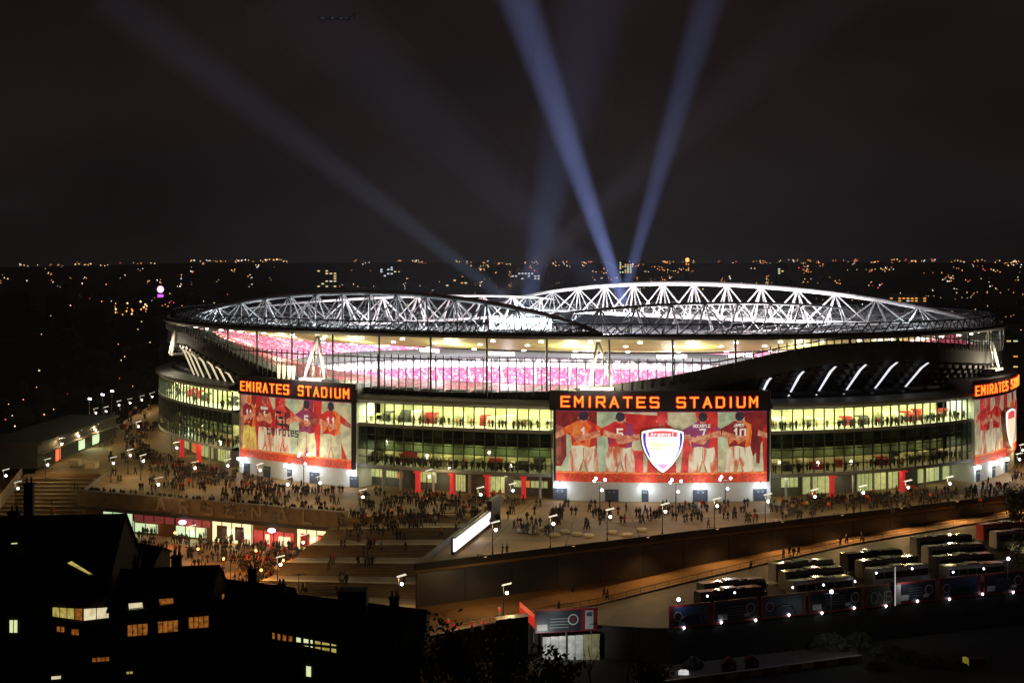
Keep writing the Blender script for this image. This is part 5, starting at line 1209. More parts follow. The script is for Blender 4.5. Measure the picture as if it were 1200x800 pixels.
# hoardings
M_hred = mat('hoarding_red', (.22, .012, .018), .5, noise=.15); M_hpic = mat('hoarding_picture', (.03, .045, .075), .4, noise=.7, scale=.5); M_hdk = mat('hoarding_dark', (.02, .026, .036), .4, noise=.2); M_hgrn = mat('hoarding_green', (.07, .08, .05), .5, noise=.5, scale=.6); M_hw = mat('hoarding_white', (.5, .5, .52), .5, noise=.1); M_hsky = mat('hoarding_blue', (.05, .09, .16), .4, noise=.2)
def hpos(px):
    best = min(((abs(600 + F * (H0 + hd * (k * .1 - 6)).x / (H0 + hd * (k * .1 - 6)).y - px)), k) for k in range(900)); return H0 + hd * (best[1] * .1 - 6)
def roundel(p, r_, par, off):
    for (ra, m_, o_) in ((r_, M_hw, .0), (r_ * .8, M_hdk, .02)):
        c = p + hn * (off + o_); b = MB(); pts = [c + hd * math.cos(2 * PI * k / 16) * ra + up * math.sin(2 * PI * k / 16) * ra for k in range(16)]; b.hexa(pts, [q + hn * .02 for q in pts]); o = b.obj('roundel', m_, par)
    for qd in ([(-.45, .1), (.45, .25), (.45, .42), (-.45, .36)], [(-.3, -.4), (.2, -.4), (.3, .0), (-.2, .05)]):
        b = MB(); pts = [c + hn * .03 + hd * a_ * r_ + up * z_ * r_ for a_, z_ in qd]; b.hexa(pts, [q + hn * .02 for q in pts]); b.obj('roundel_cannon', M_hred, par)
def hoarding(x0, x1, kind, label):
    p0, p1 = hpos(x0), hpos(x1); L = (p1 - p0).length - .05; r = thing('advertising_hoarding', p0, label, 'hoarding', 'hoardings round the coach park'); hgt = 3.6
    MB().hexa(*slab(p0, hd, hn, L, 0, hgt, 0, .12)).obj('backing', M_hred, r)
    if kind == 'pic':
        pc = MB().hexa(*slab(p0 + hd * .8, hd, hn, L - 1.6, .35, hgt - .3, .13, .16)).obj('poster', M_hsky, r)
        b = MB(); k = 14; Lw = L - 1.9
        for i in range(k): b.hexa(*slab(p0 + hd * (.95 + Lw * i / k), hd, hn, Lw / k * .92, .4, .9 + 1.2 * abs(math.sin(i * 1.7)) * (.5 + .5 * math.sin(PI * (i + .5) / k)), .165, .18))
        b.obj('printed_skyline', M_hpic, pc)
        arcp = [(p0 + hd * (L / 2 + 2.1 * math.cos(PI * k / 12)) + hn * .2 + up * (.5 + 1.5 * math.sin(PI * k / 12))) for k in range(13)]
        MB().path(arcp, .12, 4).obj('printed_arch', M_hdk, pc); roundel(p0 + hd * 1.5 + up * 1.9, .75, r, .2)
    elif kind == 'txt':
        pc = MB().hexa(*slab(p0 + hd * .3, hd, hn, L - .6, .35, hgt - .3, .13, .16)).obj('poster', M_hdk, r)
        MB().hexa(*slab(p0 + hd * .7, hd, hn, 1.7, .6, 1.5, .17, .19)).hexa(*slab(p0 + hd * (L * .68), hd, hn, 1.1, .8, 1.3, .17, .19)).obj('printed_label', M_hw, pc)
        for i in range(4): MB().hexa(*slab(p0 + hd * (L * .3), hd, hn, L * .36, 1.2 + i * .42, 1.28 + i * .42, .17, .19)).obj('printed_line', M_grey, pc)
        roundel(p0 + hd * (L - 1.4) + up * 2.0, .85, r, .2)
    elif kind == 'qn':
        pc = MB().hexa(*slab(p0 + hd * .3, hd, hn, L - .5, .3, hgt - .3, .13, .16)).obj('poster', M_hgrn, r); b = MB(); u = L * .26
        for ch in 'QNB':
            for qd in strokes(ch, u, .7, 1.1, 1.7, .12): b.hexa([p0 + hd * q.x + hn * .17 + up * q.y for q in qd], [p0 + hd * q.x + hn * .2 + up * q.y for q in qd])
            u += 1.45
        b.obj('printed_lettering', M_hw, pc)
    return r
hoarding(784, 833, 'pic', 'picture hoarding with arch print at the left end of the coach park')
hoarding(836, 888, 'txt', 'dark text hoarding right of the leftmost picture hoarding')
hoarding(892, 944, 'pic', 'picture hoarding left of the tall lamp mast')
hoarding(947, 1010, 'txt', 'dark text hoarding behind the tall lamp mast')
hoarding(1013, 1043, 'qn', 'green hoarding with thin white letters')
hoarding(1050, 1096, 'txt', 'brightly lit red-framed text hoarding')
hoarding(1100, 1149, 'pic', 'picture hoarding with arch print towards the right')
hoarding(1152, 1200, 'txt', 'dark text hoarding at the right edge of the picture')
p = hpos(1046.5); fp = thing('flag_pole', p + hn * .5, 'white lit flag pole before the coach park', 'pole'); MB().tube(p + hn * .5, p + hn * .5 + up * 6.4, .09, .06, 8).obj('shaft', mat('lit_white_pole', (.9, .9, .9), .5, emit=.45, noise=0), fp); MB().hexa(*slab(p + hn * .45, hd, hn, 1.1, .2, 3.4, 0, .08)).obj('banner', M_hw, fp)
light('POINT', p + hn * 1.6 + hd * 2 + up * 3.8, 120, (1, .95, .9), fp, .3)
for i, x in enumerate((800, 844, 884, 923, 962, 1000, 1037, 1074, 1111, 1150, 1186)):
    q = hpos(x) + hn * .35 + up * (.35 if i % 2 else .1); b = MB(); b.ball(q, .17, 8); b.tube(q, q - hn * .3, .05, k=4); b.tube(q, q - hn * .12 - up * .3, .04, k=4)
    o = tag(b.obj('fence_light', M_head, org=q), '%s small white light from the left along the foot of the hoardings' % ORD[i], 'light', 'small lights along the hoardings')
for i, (x, y) in enumerate([(829, 698), (861, 694), (929, 688), (965, 685), (1002, 681), (1027, 671), (1069, 666), (1117, 670), (1153, 666)]):
    dd = 262 if i < 5 else 268; q = at(x, y, hpos(x).y + 2.0); b = MB(); b.ball(q, .15, 8); b.tube(q, q + Vector((0, .3, .1)), .04, k=4)
    tag(b.obj('marker_lamp', M_head, org=q), '%s small white marker lamp from the left above the hoardings' % ORD[i], 'light', 'marker lamps above the hoardings')
# gate hoarding at the left with red canopy and floodlit yard
ga, gb = at(627, 742, 249), at(700, 736, 251); ga.z = gb.z = -8.1; d = (gb - ga).normalized(); n = Vector((d.y, -d.x, 0)); L = (gb - ga).length
gh = thing('gate_hoarding', ga, 'dark blue text hoarding with red end beside the floodlit yard', 'hoarding')
MB().hexa(*slab(ga, d, n, L, 0, 3.6, 0, .15)).obj('backing', M_hred, gh); pc = MB().hexa(*slab(ga + d * .1, d, n, L * .72, .1, 3.3, .16, .2)).obj('poster', M_hdk, gh)
MB().hexa(*slab(ga + d * .3, d, n, 1.6, .4, 1.3, .21, .23)).obj('printed_label', M_hw, pc)
for i in range(4): MB().hexa(*slab(ga + d * 2.3, d, n, 3, .7 + i * .45, .8 + i * .45, .21, .23)).obj('printed_line', M_grey, pc)
_hd, _hn = hd, hn; hd, hn = d, n; roundel(ga + d * 6.0 + up * 1.9, .85, gh, .22); hd, hn = _hd, _hn
nb = MB().hexa(*slab(ga + d * (L * .80), d, n, 1.3, .3, 3.2, .16, .2)).obj('notice', M_hw, gh); MB().hexa(*slab(ga + d * (L * .82), d, n, .9, 2.3, 2.9, .21, .23)).obj('notice_print', M_hsky, nb)
for k in (.1, .5, .9): MB().tube(ga + d * L * k + up * -6, ga + d * L * k, .1, k=6).obj('post', M_dsteel, gh)
light('POINT', ga + d * 4 + n * 5 + up * 3, 160, (1, .96, .9), gh, .4)
yf = thing('yard_fence', at(636, 772, 250.5), 'floodlit white and cream yard fence panels below the gate hoarding', 'fence')
M_yw = mat('yard_white', (.72, .74, .66), .7, noise=.5, scale=.8); M_yc = mat('yard_cream', (.55, .50, .28), .7, noise=.3, scale=.8)
for i in range(7):
    x0, x1 = 636 + i * 9.6, 636 + i * 9.6 + 9.2; a, c = at(x0, 774, 250.6), at(x1, 773, 250.6); zt_ = at(x0, 746 - i * .6, 250.6).z
    MB().hexa([a, c, c + Vector((0, .1, 0)), a + Vector((0, .1, 0))], [Vector((a.x, a.y, zt_)), Vector((c.x, c.y, zt_)), Vector((c.x, c.y + .1, zt_)), Vector((a.x, a.y + .1, zt_))]).obj('panel', M_yc if i > 4 else M_yw, yf)
light('SPOT', at(652, 760, 244), 900, (.95, 1, .92), size=.4, rot=Vector((.1, 1, .05)).to_track_quat('-Z', 'Y').to_euler(), spot=R(120), name='yard_floodlight')
cn = thing('container', at(581, 757, 243), 'dark container beside the red canopy', 'container'); c0 = at(581, 757, 243); c0.z = -13.8
MB().hexa([c0, c0 + Vector((4.9, 0, 0)), c0 + Vector((4.9, 2.4, 0)), c0 + Vector((0, 2.4, 0))], [c0 + up * 9, c0 + Vector((4.9, 0, 9.6)), c0 + Vector((4.9, 2.4, 9.6)), c0 + Vector((0, 2.4, 9))]).obj('body', M_dark, cn)
for k in range(6): MB().box(c0 + Vector((.4 + k * .8, -.04, 4.6)), (.12, .08, 8)).obj('rib', M_dark, cn)
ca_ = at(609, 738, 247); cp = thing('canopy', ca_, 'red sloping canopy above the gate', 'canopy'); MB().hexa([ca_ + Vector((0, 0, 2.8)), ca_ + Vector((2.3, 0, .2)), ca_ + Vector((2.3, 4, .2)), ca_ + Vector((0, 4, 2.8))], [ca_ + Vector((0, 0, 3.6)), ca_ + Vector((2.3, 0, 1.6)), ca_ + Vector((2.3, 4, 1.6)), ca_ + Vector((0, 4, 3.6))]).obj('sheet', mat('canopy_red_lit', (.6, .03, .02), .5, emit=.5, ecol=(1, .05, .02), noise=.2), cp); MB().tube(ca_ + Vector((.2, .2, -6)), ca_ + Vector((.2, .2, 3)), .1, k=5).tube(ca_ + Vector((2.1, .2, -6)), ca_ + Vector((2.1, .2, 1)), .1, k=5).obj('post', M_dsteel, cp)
for i, (x, y) in enumerate([(502, 742), (531, 741), (553, 739), (566, 737), (585, 722), (525, 736)]):
    p = G(x, y, LV); bo = thing('bollard', p, '%s red and white bollard from the left at the foot of the steps' % ORD[i], 'bollard', 'bollards at the road mouth')
    MB().tube(p, p + up * 1.5, .2, k=8).obj('shaft', M_conc, bo); MB().tube(p + up * .9, p + up * 1.3, .23, k=8).obj('red_band', M_red, bo)
light('POINT', G(545, 738, LV) + up * 5, 500, (1, .6, .25), size=.3, name='added_road_lamp')  # unseen light added over the road mouth, no lamp body

# ---------------------------------------------------------------- trees, bushes
M_bark = mat('bark', (.05, .038, .028), .9, noise=.3, scale=3); M_leaf = mat('dark_leaf', (.045, .055, .025), .7, noise=.4, scale=.8); M_leaf2 = mat('grey_green_leaf', (.10, .12, .075), .7, noise=.4, scale=.8)
def tree(p, h, spread, label, leaves=900, name='tree', m_leaf=M_leaf, trunk=.3, lsize=.35, seed=0, cat='tree', lean=(0, 0)):
    rd = random.Random(seed); r = thing(name, p, label, cat); tk = MB(); tips = []
    def grow(a, dirv, l, rad, lev):
        segs = 3; pts = [a]; rr = [rad]; d_ = dirv.copy()
        for i in range(segs):
            d_ = (d_ + Vector((rd.uniform(-.25, .25), rd.uniform(-.25, .25), rd.uniform(-.05, .2)))).normalized(); pts.append(pts[-1] + d_ * l / segs); rr.append(rad * (1 - .5 * (i + 1) / segs))
        tk.path(pts, rr, 5 if lev < 2 else 3)
        tips.extend(pts[1:] if lev > 0 else pts[-1:])
        if lev < 3:
            for _ in range(3 if lev else 5):
                nd = (d_ + Vector((rd.uniform(-1, 1) * spread, rd.uniform(-1, 1) * spread, rd.uniform(-.1, .8)))).normalized(); grow(pts[rd.randint(1, segs)], nd, l * rd.uniform(.55, .75), rad * .5, lev + 1)
    grow(Vector(p), Vector((lean[0], lean[1], 1)).normalized(), h * .45, trunk, 0)
    tk.obj('trunk', M_bark, r)
    if leaves:
        lf = MB()
        for _ in range(leaves):
            c = rd.choice(tips) + Vector((rd.gauss(0, .35), rd.gauss(0, .35), rd.gauss(0, .3))) * h * .11; a = Vector((rd.uniform(-1, 1), rd.uniform(-1, 1), rd.uniform(-1, 1))).normalized(); bb2 = a.orthogonal().normalized(); s_ = lsize * rd.uniform(.5, 1.2)
            lf.quad(c - a * s_, c + bb2 * s_ * .5, c + a * s_, c - bb2 * s_ * .5)
        lf.obj('crown', m_leaf, r)
    return r
def gz(px, py, d): p = at(px, py, d); p.z = hill(p.x, p.y); return p
tree(Vector((102, 322, LV)), 12.5, 1.0, 'leafy dark tree leaning in from the right edge over the road', 2200, trunk=.35, lsize=.32, seed=3, lean=(-.12, 0))
tree(gz(735, 800, 236), 10.5, .9, 'bare spindly tree beside the floodlit yard', 0, 'bare_tree', trunk=.16, seed=5)
tree(gz(690, 800, 228), 9.0, .8, 'bare thin tree in front of the floodlit yard', 0, 'bare_tree', trunk=.13, seed=6)
tree(gz(503, 800, 192), 20, 1.0, 'dark leafy tree against the end wall of the low house', 1800, seed=14, lsize=.4)
tree(gz(598, 800, 205), 16, 1.0, 'dark leafy tree below the container', 1500, seed=8, lsize=.4)
tree(gz(642, 800, 214), 12, 1.0, 'dark leafy tree left of the bare trees', 1500, seed=9, lsize=.4)
tree(gz(548, 800, 190), 19, 1.0, 'dark leafy tree at the bottom centre beside the hipped roof', 1600, seed=10, lsize=.4)
tree(gz(770, 800, 222), 9, 1.0, 'low dark tree right of the bare trees', 1200, seed=12, lsize=.35)
tree(G(1173, 690, LV), 11, .25, 'small round-headed tree on a thin stem before the coaches', 350, trunk=.12, seed=22, lsize=.3)
def bush(p, r_, hh, label, seed, m_=M_leaf2):
    rd = random.Random(seed); o = thing('bush', p, label, 'bush', 'bushes below the hoardings'); b = MB(); st_ = MB()
    for _ in range(7): st_.tube(p, p + Vector((rd.uniform(-.6, .6) * r_, rd.uniform(-.6, .6) * r_, hh * .7)), .05, .02, 4)
    st_.obj('stem', M_bark, o)
    for _ in range(700):
        a = rd.uniform(0, 6.28); f_ = rd.random() ** .5; z = math.sqrt(max(0, 1 - f_ * f_)) * rd.uniform(.5, 1.05); c = p + Vector((math.cos(a) * f_ * r_, math.sin(a) * f_ * r_ * .7, z * hh)); v = Vector((rd.uniform(-1, 1), rd.uniform(-1, 1), rd.uniform(-.4, 1))).normalized(); w2 = v.orthogonal().normalized(); s_ = rd.uniform(.12, .3)
        b.quad(c - v * s_, c + w2 * s_ * .5, c + v * s_, c - w2 * s_ * .5)
    b.obj('foliage', m_, o)
LB = -12.5
for i, (x, y, r_, hh) in enumerate([(972, 762, 3.2, 2.8), (1006, 760, 2.8, 2.7), (1040, 768, 2.6, 1.8), (1065, 772, 2.2, 1.5), (1090, 778, 2.4, 1.3), (1030, 782, 2.0, 1.2), (1120, 782, 2, .9)]):
    bush(G(x, y, LB), r_, hh, ['rounded pale bush left of its twin by the striped barrier', 'rounded pale bush at the end of the striped barrier', 'ragged bush just right of the twin rounded bushes', 'dark ragged bush right of the barrier end', 'low bush on the open ground at right', 'small low bush below the twin bushes', 'flattest bush on the dark ground at right'][i], 40 + i)
light('POINT', G(990, 770, LB) + up * 5.5, 80, (.9, 1, .9), size=.3, name='bush_fill_light')  # unseen light added to brighten the bushes
# gravel strip, striped barrier, handcarts
struct(MB().quad(G(760, 800, LB) + up * .02, G(1010, 775, LB) + up * .02, G(1000, 752, LB) + up * .02, G(780, 772, LB) + up * .02).obj('gravel_track', mat('gravel', (.15, .14, .13), .9, noise=.6, scale=2.5)))
ba, bbb = G(770, 806, LB), G(1010, 774, LB); d = (bbb - ba); L = d.length; d.normalize(); n = Vector((d.y, -d.x, 0)); bar = thing('striped_barrier', ba, 'low red and cream block barrier running along the track', 'barrier')
M_bred = mat('barrier_red', (.14, .02, .02), .6, noise=.2); M_bcr = mat('barrier_cream', (.32, .27, .12), .6, noise=.2)
for i in range(16): MB().hexa(*slab(ba + d * L * i / 16, d, n, L / 16 - .06, 0, .85, -.22, .22)).obj('block', (M_bred, M_bcr)[i % 2], bar)
MB().hexa(*slab(ba, d, n, L, .86, .96, -.26, .26)).obj('capping', M_conc, bar)
for i, (x, y) in enumerate([(854, 788), (881, 785)]):
    p = G(x, y, LB); hc = thing('hand_cart', p, 'dark gabled hand cart on the track, %s' % ('nearer the dumped sacks' if i == 0 else 'nearer the bushes'), 'cart'); MB().box(p + up * .9, (2.1, 1.2, 1.3)).obj('body', M_dark, hc); MB().hexa([p + Vector((-1.15, -.7, 1.56)), p + Vector((1.15, -.7, 1.56)), p + Vector((1.15, .7, 1.56)), p + Vector((-1.15, .7, 1.56))], [p + Vector((-.1, -.7, 2.4)), p + Vector((.1, -.7, 2.4)), p + Vector((.1, .7, 2.4)), p + Vector((-.1, .7, 2.4))]).obj('roof', M_bred, hc); MB().box(p + Vector((.5, -.62, 1.1)), (.5, .05, .2)).obj('white_mark', M_hw, hc)
    for sx in (-.7, .7): MB().tube(p + Vector((sx, -.7, .25)), p + Vector((sx, .7, .25)), .25, k=10).obj('wheel', M_tyre, hc)
p = G(812, 783, LB); tag(MB().ball(p + up * .8, 1.1, 8, sz=1.1).ball(p + Vector((1.0, .2, .6)), .8, 7).ball(p + Vector((-.8, .3, .5)), .8, 7).obj('sack_heap', M_dark, org=p, smooth=True), 'dark heap of sacks beside the hand carts', 'sacks')
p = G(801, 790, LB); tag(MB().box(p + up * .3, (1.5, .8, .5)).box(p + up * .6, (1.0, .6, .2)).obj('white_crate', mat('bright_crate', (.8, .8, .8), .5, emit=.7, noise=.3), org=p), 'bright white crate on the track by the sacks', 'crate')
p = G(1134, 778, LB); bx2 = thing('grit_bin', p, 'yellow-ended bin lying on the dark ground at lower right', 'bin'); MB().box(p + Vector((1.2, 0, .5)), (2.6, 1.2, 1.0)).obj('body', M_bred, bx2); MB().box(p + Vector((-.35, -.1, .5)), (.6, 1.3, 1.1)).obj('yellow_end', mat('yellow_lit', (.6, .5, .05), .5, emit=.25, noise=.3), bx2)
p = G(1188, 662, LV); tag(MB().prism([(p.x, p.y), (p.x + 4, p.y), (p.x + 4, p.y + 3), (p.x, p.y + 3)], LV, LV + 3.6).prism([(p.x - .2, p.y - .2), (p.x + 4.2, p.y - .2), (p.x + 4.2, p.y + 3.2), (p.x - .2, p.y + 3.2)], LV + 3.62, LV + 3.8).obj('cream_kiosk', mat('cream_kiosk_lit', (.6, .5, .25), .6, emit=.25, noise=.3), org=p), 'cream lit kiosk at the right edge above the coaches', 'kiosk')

# ---------------------------------------------------------------- dark houses in the foreground
M_hb = mat('night_brick', (.03, .024, .02), .9, noise=.3, scale=2, spec=.1); M_hr = mat('night_slate', (.02, .02, .021), .9, noise=.3, scale=2, spec=.05)
M_w1 = mat('window_amber', (.8, .20, .03), .5, emit=.38, noise=.75, scale=2.2); M_w2 = mat('window_cream', (.85, .68, .4), .5, emit=.95, noise=.35, scale=1.0); M_w3 = mat('window_green_white', (1, 1, .7), .5, emit=.8, ecol=(.9, 1, .5), noise=.2); M_w4 = mat('window_yellow', (.9, .6, .14), .5, emit=.55, noise=.5, scale=1.4)
def lit(par, quadpx, dist, m_, nm='window', bars=2):
    pts = [at(x, y, d_) for (x, y), d_ in zip(quadpx, dist if hasattr(dist, '__len__') else [dist] * 4)]
    n = (pts[1] - pts[0]).cross(pts[3] - pts[0]).normalized(); n = n if n.y < 0 else -n
    w2 = MB().hexa([p + n * .0 for p in pts], [p + n * .06 for p in pts]).obj(nm, m_, par); f = MB(); K = [p + n * .09 for p in pts]
    for i in range(bars + 1): t_ = i / bars; f.tube(K[0].lerp(K[1], t_), K[3].lerp(K[2], t_), .06, k=4)
    f.tube(K[0], K[1], .06, k=4).tube(K[3], K[2], .06, k=4).obj('window_frame', M_hr, w2)
def rectq(x0, y0, x1, y1, sk=0): return [(x0, y1), (x1, y1 + sk), (x1, y0 + sk), (x0, y0)]
def gable(name, label, xa, xb, dist, depth, ye, yr, ya2=None, yr2=None, chim=()):
    e0, e1 = at(xa, ye, dist), at(xb, ya2 or ye, dist); r0, r1 = at(xa, yr, dist + depth / 2), at(xb, yr2 or yr, dist + depth / 2)
    org = Vector(((e0.x + e1.x) / 2, dist, LB)); r = thing(name, org, label, 'house')
    b0, b1, b2_, b3 = Vector((e0.x, dist, LB)), Vector((e1.x, dist, LB)), Vector((e1.x, dist + depth, LB)), Vector((e0.x, dist + depth, LB))
    f0, f1 = Vector((e0.x, dist + depth, e0.z)), Vector((e1.x, dist + depth, e1.z)); r0.x, r1.x = e0.x, e1.x
    w2 = MB(); w2.quad(b0, b1, e1, e0).quad(b2_, b3, f0, f1).quad(b1, b2_, f1, r1, e1).quad(b3, b0, e0, r0, f0); w2.obj('wall', M_hb, r)
    rf = MB(); o_ = Vector((0, -.4, -.15)); x_ = Vector((.3, 0, 0)); th = Vector((0, 0, .22)); rf.hexa([e0 + o_ - x_, e1 + o_ + x_, r1 + x_, r0 - x_], [e0 + o_ - x_ + th, e1 + o_ + x_ + th, r1 + x_ + th, r0 - x_ + th]); o2 = Vector((0, .4, -.15)); rf.hexa([r0 - x_, r1 + x_, f1 + o2 + x_, f0 + o2 - x_], [r0 - x_ + th, r1 + x_ + th, f1 + o2 + x_ + th, f0 + o2 - x_ + th])
    rf = rf.obj('roof', M_hr, r)
    for (cx_, yt, wpx, yb) in chim:
        c = at(cx_, yt, dist + depth / 2); cb = at(cx_, yb, dist + depth / 2); wd = wpx * dist / F; ch = MB(); ch.box(((c + cb) / 2), (wd, wd * .8, c.z - cb.z)); ch.box(c, (wd * 1.2, wd, .3))
        for k in (-.25, .25): ch.tube(c + Vector((k * wd, 0, .1)), c + Vector((k * wd, 0, .9)), .16, .12, 6)
        ch.obj('chimney', M_hb, rf)
    return r
hB = gable('house', 'tall dark house at the left with lit corner bay window', -60, 122, 206, 22, 700, 607, 700, 603, chim=((17, 600, 13, 640), (34, 567, 11, 620)))
hA = gable('house', 'long dark wing with three rooflights and amber windows', 128, 243, 204, 14, 716, 668, 712, 663, chim=((207, 652, 11, 680), (160, 658, 8, 680)))
hM = gable('house', 'dark middle house behind the rooflight wing', 118, 178, 226, 12, 660, 632, 664, 642, chim=((150, 622, 9, 650),))
hM2 = gable('house', 'dark house sloping down left of the flat chimney', 243, 335, 212, 14, 735, 678, 742, 690, chim=((296, 668, 10, 700),))
hC = gable('house', 'low dark house with a strip of yellow windows at bottom centre', 250, 492, 196, 24, 742, 688, 768, 716, chim=((462, 700, 11, 725), (330, 686, 9, 710)))
cb_ = at(414, 690, 206); MB().box(Vector((cb_.x, 206, cb_.z - 3)), (3.6, 3, 6)).obj('chimney_block', M_hb, hC)
for hx, hy, hdist, par in ((225, 640, 210, hA), (60, 585, 216, hB), (350, 672, 205, hC), (270, 655, 218, hM2)):
    a = at(hx, hy, hdist); ae = MB(); ae.tube(a - up * 4.5, a, .05, k=4); ae.tube(a + Vector((-.9, 0, -.1)), a + Vector((.9, 0, -.1)), .035, k=4)
    for k in range(-3, 4): ae.tube(a + Vector((k * .28, -.4, -.1)), a + Vector((k * .28, .4, -.1)), .025, k=4)
    ae.obj('aerial', M_hr, par)
# oriel bay at the corner of the tall house
ob = thing('bay_window', at(95, 727, 203), 'brightly lit corner bay window of the tall left house', 'bay window')
def bayq(x0, x1, d0, d1, y0, y1, m_, nm, bars): 
    lit(ob, [(x0, y1[0]), (x1, y1[1]), (x1, y0[1]), (x0, y0[0])], [d0, d1, d1, d0], m_, nm, bars)
bayq(62, 88, 205, 202.6, (710.5, 712), (722, 725.5), M_w4, 'pane', 3); bayq(88, 97, 202.6, 202.6, (712, 712), (725.5, 727), M_w1, 'pane', 1); bayq(97.5, 127.5, 202.6, 204.6, (712.5, 710.5), (727, 723.5), M_w2, 'pane', 2)
MB().prism([(at(60, 700, 206).x, 206), (at(88, 700, 202.4).x, 202.4), (at(98, 700, 202.4).x, 202.4), (at(130, 700, 206).x, 206)], at(95, 711, 203).z + .1, at(95, 704, 203).z).prism([(at(60, 700, 206).x, 206), (at(88, 700, 202.4).x, 202.4), (at(98, 700, 202.4).x, 202.4), (at(130, 700, 206).x, 206)], at(95, 732, 203).z - .2, at(95, 728, 203).z).obj('bay_roof', M_hr, ob)
lit(hB, rectq(66.5, 733, 76, 740, .5), 205.9, M_w1); lit(hB, rectq(83.5, 736, 93, 743.5, .5), 205.9, M_w1); lit(hB, rectq(11, 725.5, 21, 741, 0), 205.9, M_w3); lit(hB, rectq(108, 770, 129, 775.5, -1.5), 205.9, M_w1, bars=4)
lit(hB, [(78, 660), (104, 673.5), (109, 672.5), (84, 657)], [206 + 11 * (700 - y) / 95 - .6 for y in (660, 673.5, 672.5, 657)], M_w4, 'skylight', 1)
lit(hB, rectq(13, 635.5, 21, 637.5, -.5), 211, M_w3, 'skylight', 1); lit(hB, rectq(98, 684.5, 106, 686.5, -.5), 206.5, M_grey, 'skylight', 1)
for x0, y0, m_ in ((150, 706, M_w2), (186, 701, M_w1), (222, 696, M_w1)): lit(hA, [(x0 + 1, y0 + 8), (x0 + 18, y0 + 6), (x0 + 17, y0 - .5), (x0, y0 + 1)], [204 + 7 * (714 - y) / 48 - .5 for y in (y0 + 8, y0 + 6, y0 - .5, y0 + 1)], m_, 'rooflight', 1)
for x0, y0 in ((149.5, 731.5), (185, 727.5), (221, 722.5)): lit(hA, rectq(x0, y0, x0 + 24, y0 + 14, -2.0), 203.9, M_w1, bars=4)
lit(hA, rectq(148, 786, 156, 789.5, -.5), 203.9, M_w4); lit(hB, rectq(60, 791.5, 72, 796, -1), 205.9, M_w2, bars=1); lit(hM2, rectq(260, 695, 263.5, 702), 211.8, M_w1, bars=1); lit(hM2, rectq(283.5, 729, 286.5, 735), 211.8, M_w3, bars=1)
for x0, x1, m_ in ((319, 322.5, M_w1), (325, 329, M_w1), (331, 336, M_w1), (338, 343, M_w1), (347, 353, M_w3), (355.5, 362, M_w3), (363.5, 367, M_w3), (369, 376, M_w4), (377, 386.5, M_w4), (388, 394.5, M_w4)):
    s_ = .19; yt = 740 + (x0 - 319) * s_; hgt = 8 + (x0 - 319) * .035; lit(hC, [(x0, yt + hgt), (x1, yt + hgt + (x1 - x0) * s_), (x1, yt + (x1 - x0) * s_), (x0, yt)], 195.9, m_, bars=1)
lit(hC, rectq(358.5, 779, 365, 792, 1), 195.9, M_w3, bars=1)

# ---------------------------------------------------------------- city beyond
M_far = mat('far_building', (.05, .047, .045), .85, noise=.2, scale=.05, spec=.1)
M_fw = [mat('far_window_warm', (1, .7, .4), .5, emit=.9, ecol=(1, .7, .32), noise=0), mat('far_window_green', (1, 1, .7), .5, emit=.8, ecol=(.9, 1, .55), noise=0), mat('far_window_white', (1, 1, 1), .5, emit=.9, ecol=(.85, .92, 1), noise=0), mat('far_window_orange', (1, .5, .1), .5, emit=1.0, ecol=(1, .4, .06), noise=0)]
def tower(px, ytop, wpx, d, label, win, m_, frac=.5, cols=None, rows=None, seed=1, name='tower_block'):
    rd = random.Random(seed); c = at(px, ytop, d); w2 = wpx * d / F; zb = hill(c.x, c.y) - 1; p = Vector((c.x, d, zb)); r = thing(name, p, label, 'building')
    MB().box((c.x, d + w2 / 2, (c.z + zb) / 2), (w2, w2, c.z - zb)).obj('wall', M_far, r); MB().box((c.x, d + w2 / 2, c.z + .6), (w2 * .6, w2 * .6, 1.2)).obj('plant_room', M_far, r)
    cols, rows = win[:2]; ys = [ytop + 1.5 + k * (win[2] if len(win) > 2 else 3) for k in range(rows)]
    for y in ys:
        for k in range(cols):
            if rd.random() > frac: continue
            q = at(px - wpx / 2 + wpx * (k + .5) / cols, y, d); ww, hh_ = w2 / cols * .6, 1.4 * d / F
            MB().box((q.x, d - .05, q.z), (ww, .3, hh_)).obj('window', m_ if rd.random() < .75 else rd.choice(M_fw), r)
    return r
tower(383, 316, 24, 1000, 'tower block with a column of lit windows left of the beams', (5, 7, 3), M_fw[0], .32, seed=4)
tower(733, 306.5, 15, 1500, 'tall tower with greenish lit windows below the searchlight beams', (5, 6, 2.2), M_fw[1], .7, seed=5)
tower(616, 319, 34, 1100, 'broad block with a row of white windows', (9, 3, 3), M_fw[2], .6, seed=6)
tower(1064, 348, 44, 640, 'low long building with orange windows behind the right of the roof', (9, 2, 3), M_fw[3], .6, seed=7)
tower(1190, 398, 40, 470, 'dark flats at the right edge with a few dim windows', (5, 8, 6), M_fw[0], .25, seed=8)
tower(535, 327, 26, 900, 'dim block with yellow windows left of the far truss', (6, 3, 3), M_fw[1], .3, seed=9)
tower(455, 312, 20, 1700, 'slim cluster of towers in the far middle distance', (5, 5, 2.4), M_fw[2], .3, seed=10)
tower(917, 309, 12, 1900, 'narrow dark tower with a lit stair strip right of centre', (3, 5, 2.4), M_fw[1], .4, seed=11)
tr = tower(805.5, 306, 5, 2200, 'slender tower with a red-orange beacon on its top', (2, 5, 2.2), M_fw[3], .6, seed=12); c = at(805.5, 304.5, 2200); MB().ball(c, 2.6, 8).obj('beacon', mat('beacon', (1, .3, .1), .5, emit=6, ecol=(1, .22, .05), noise=0), tr)
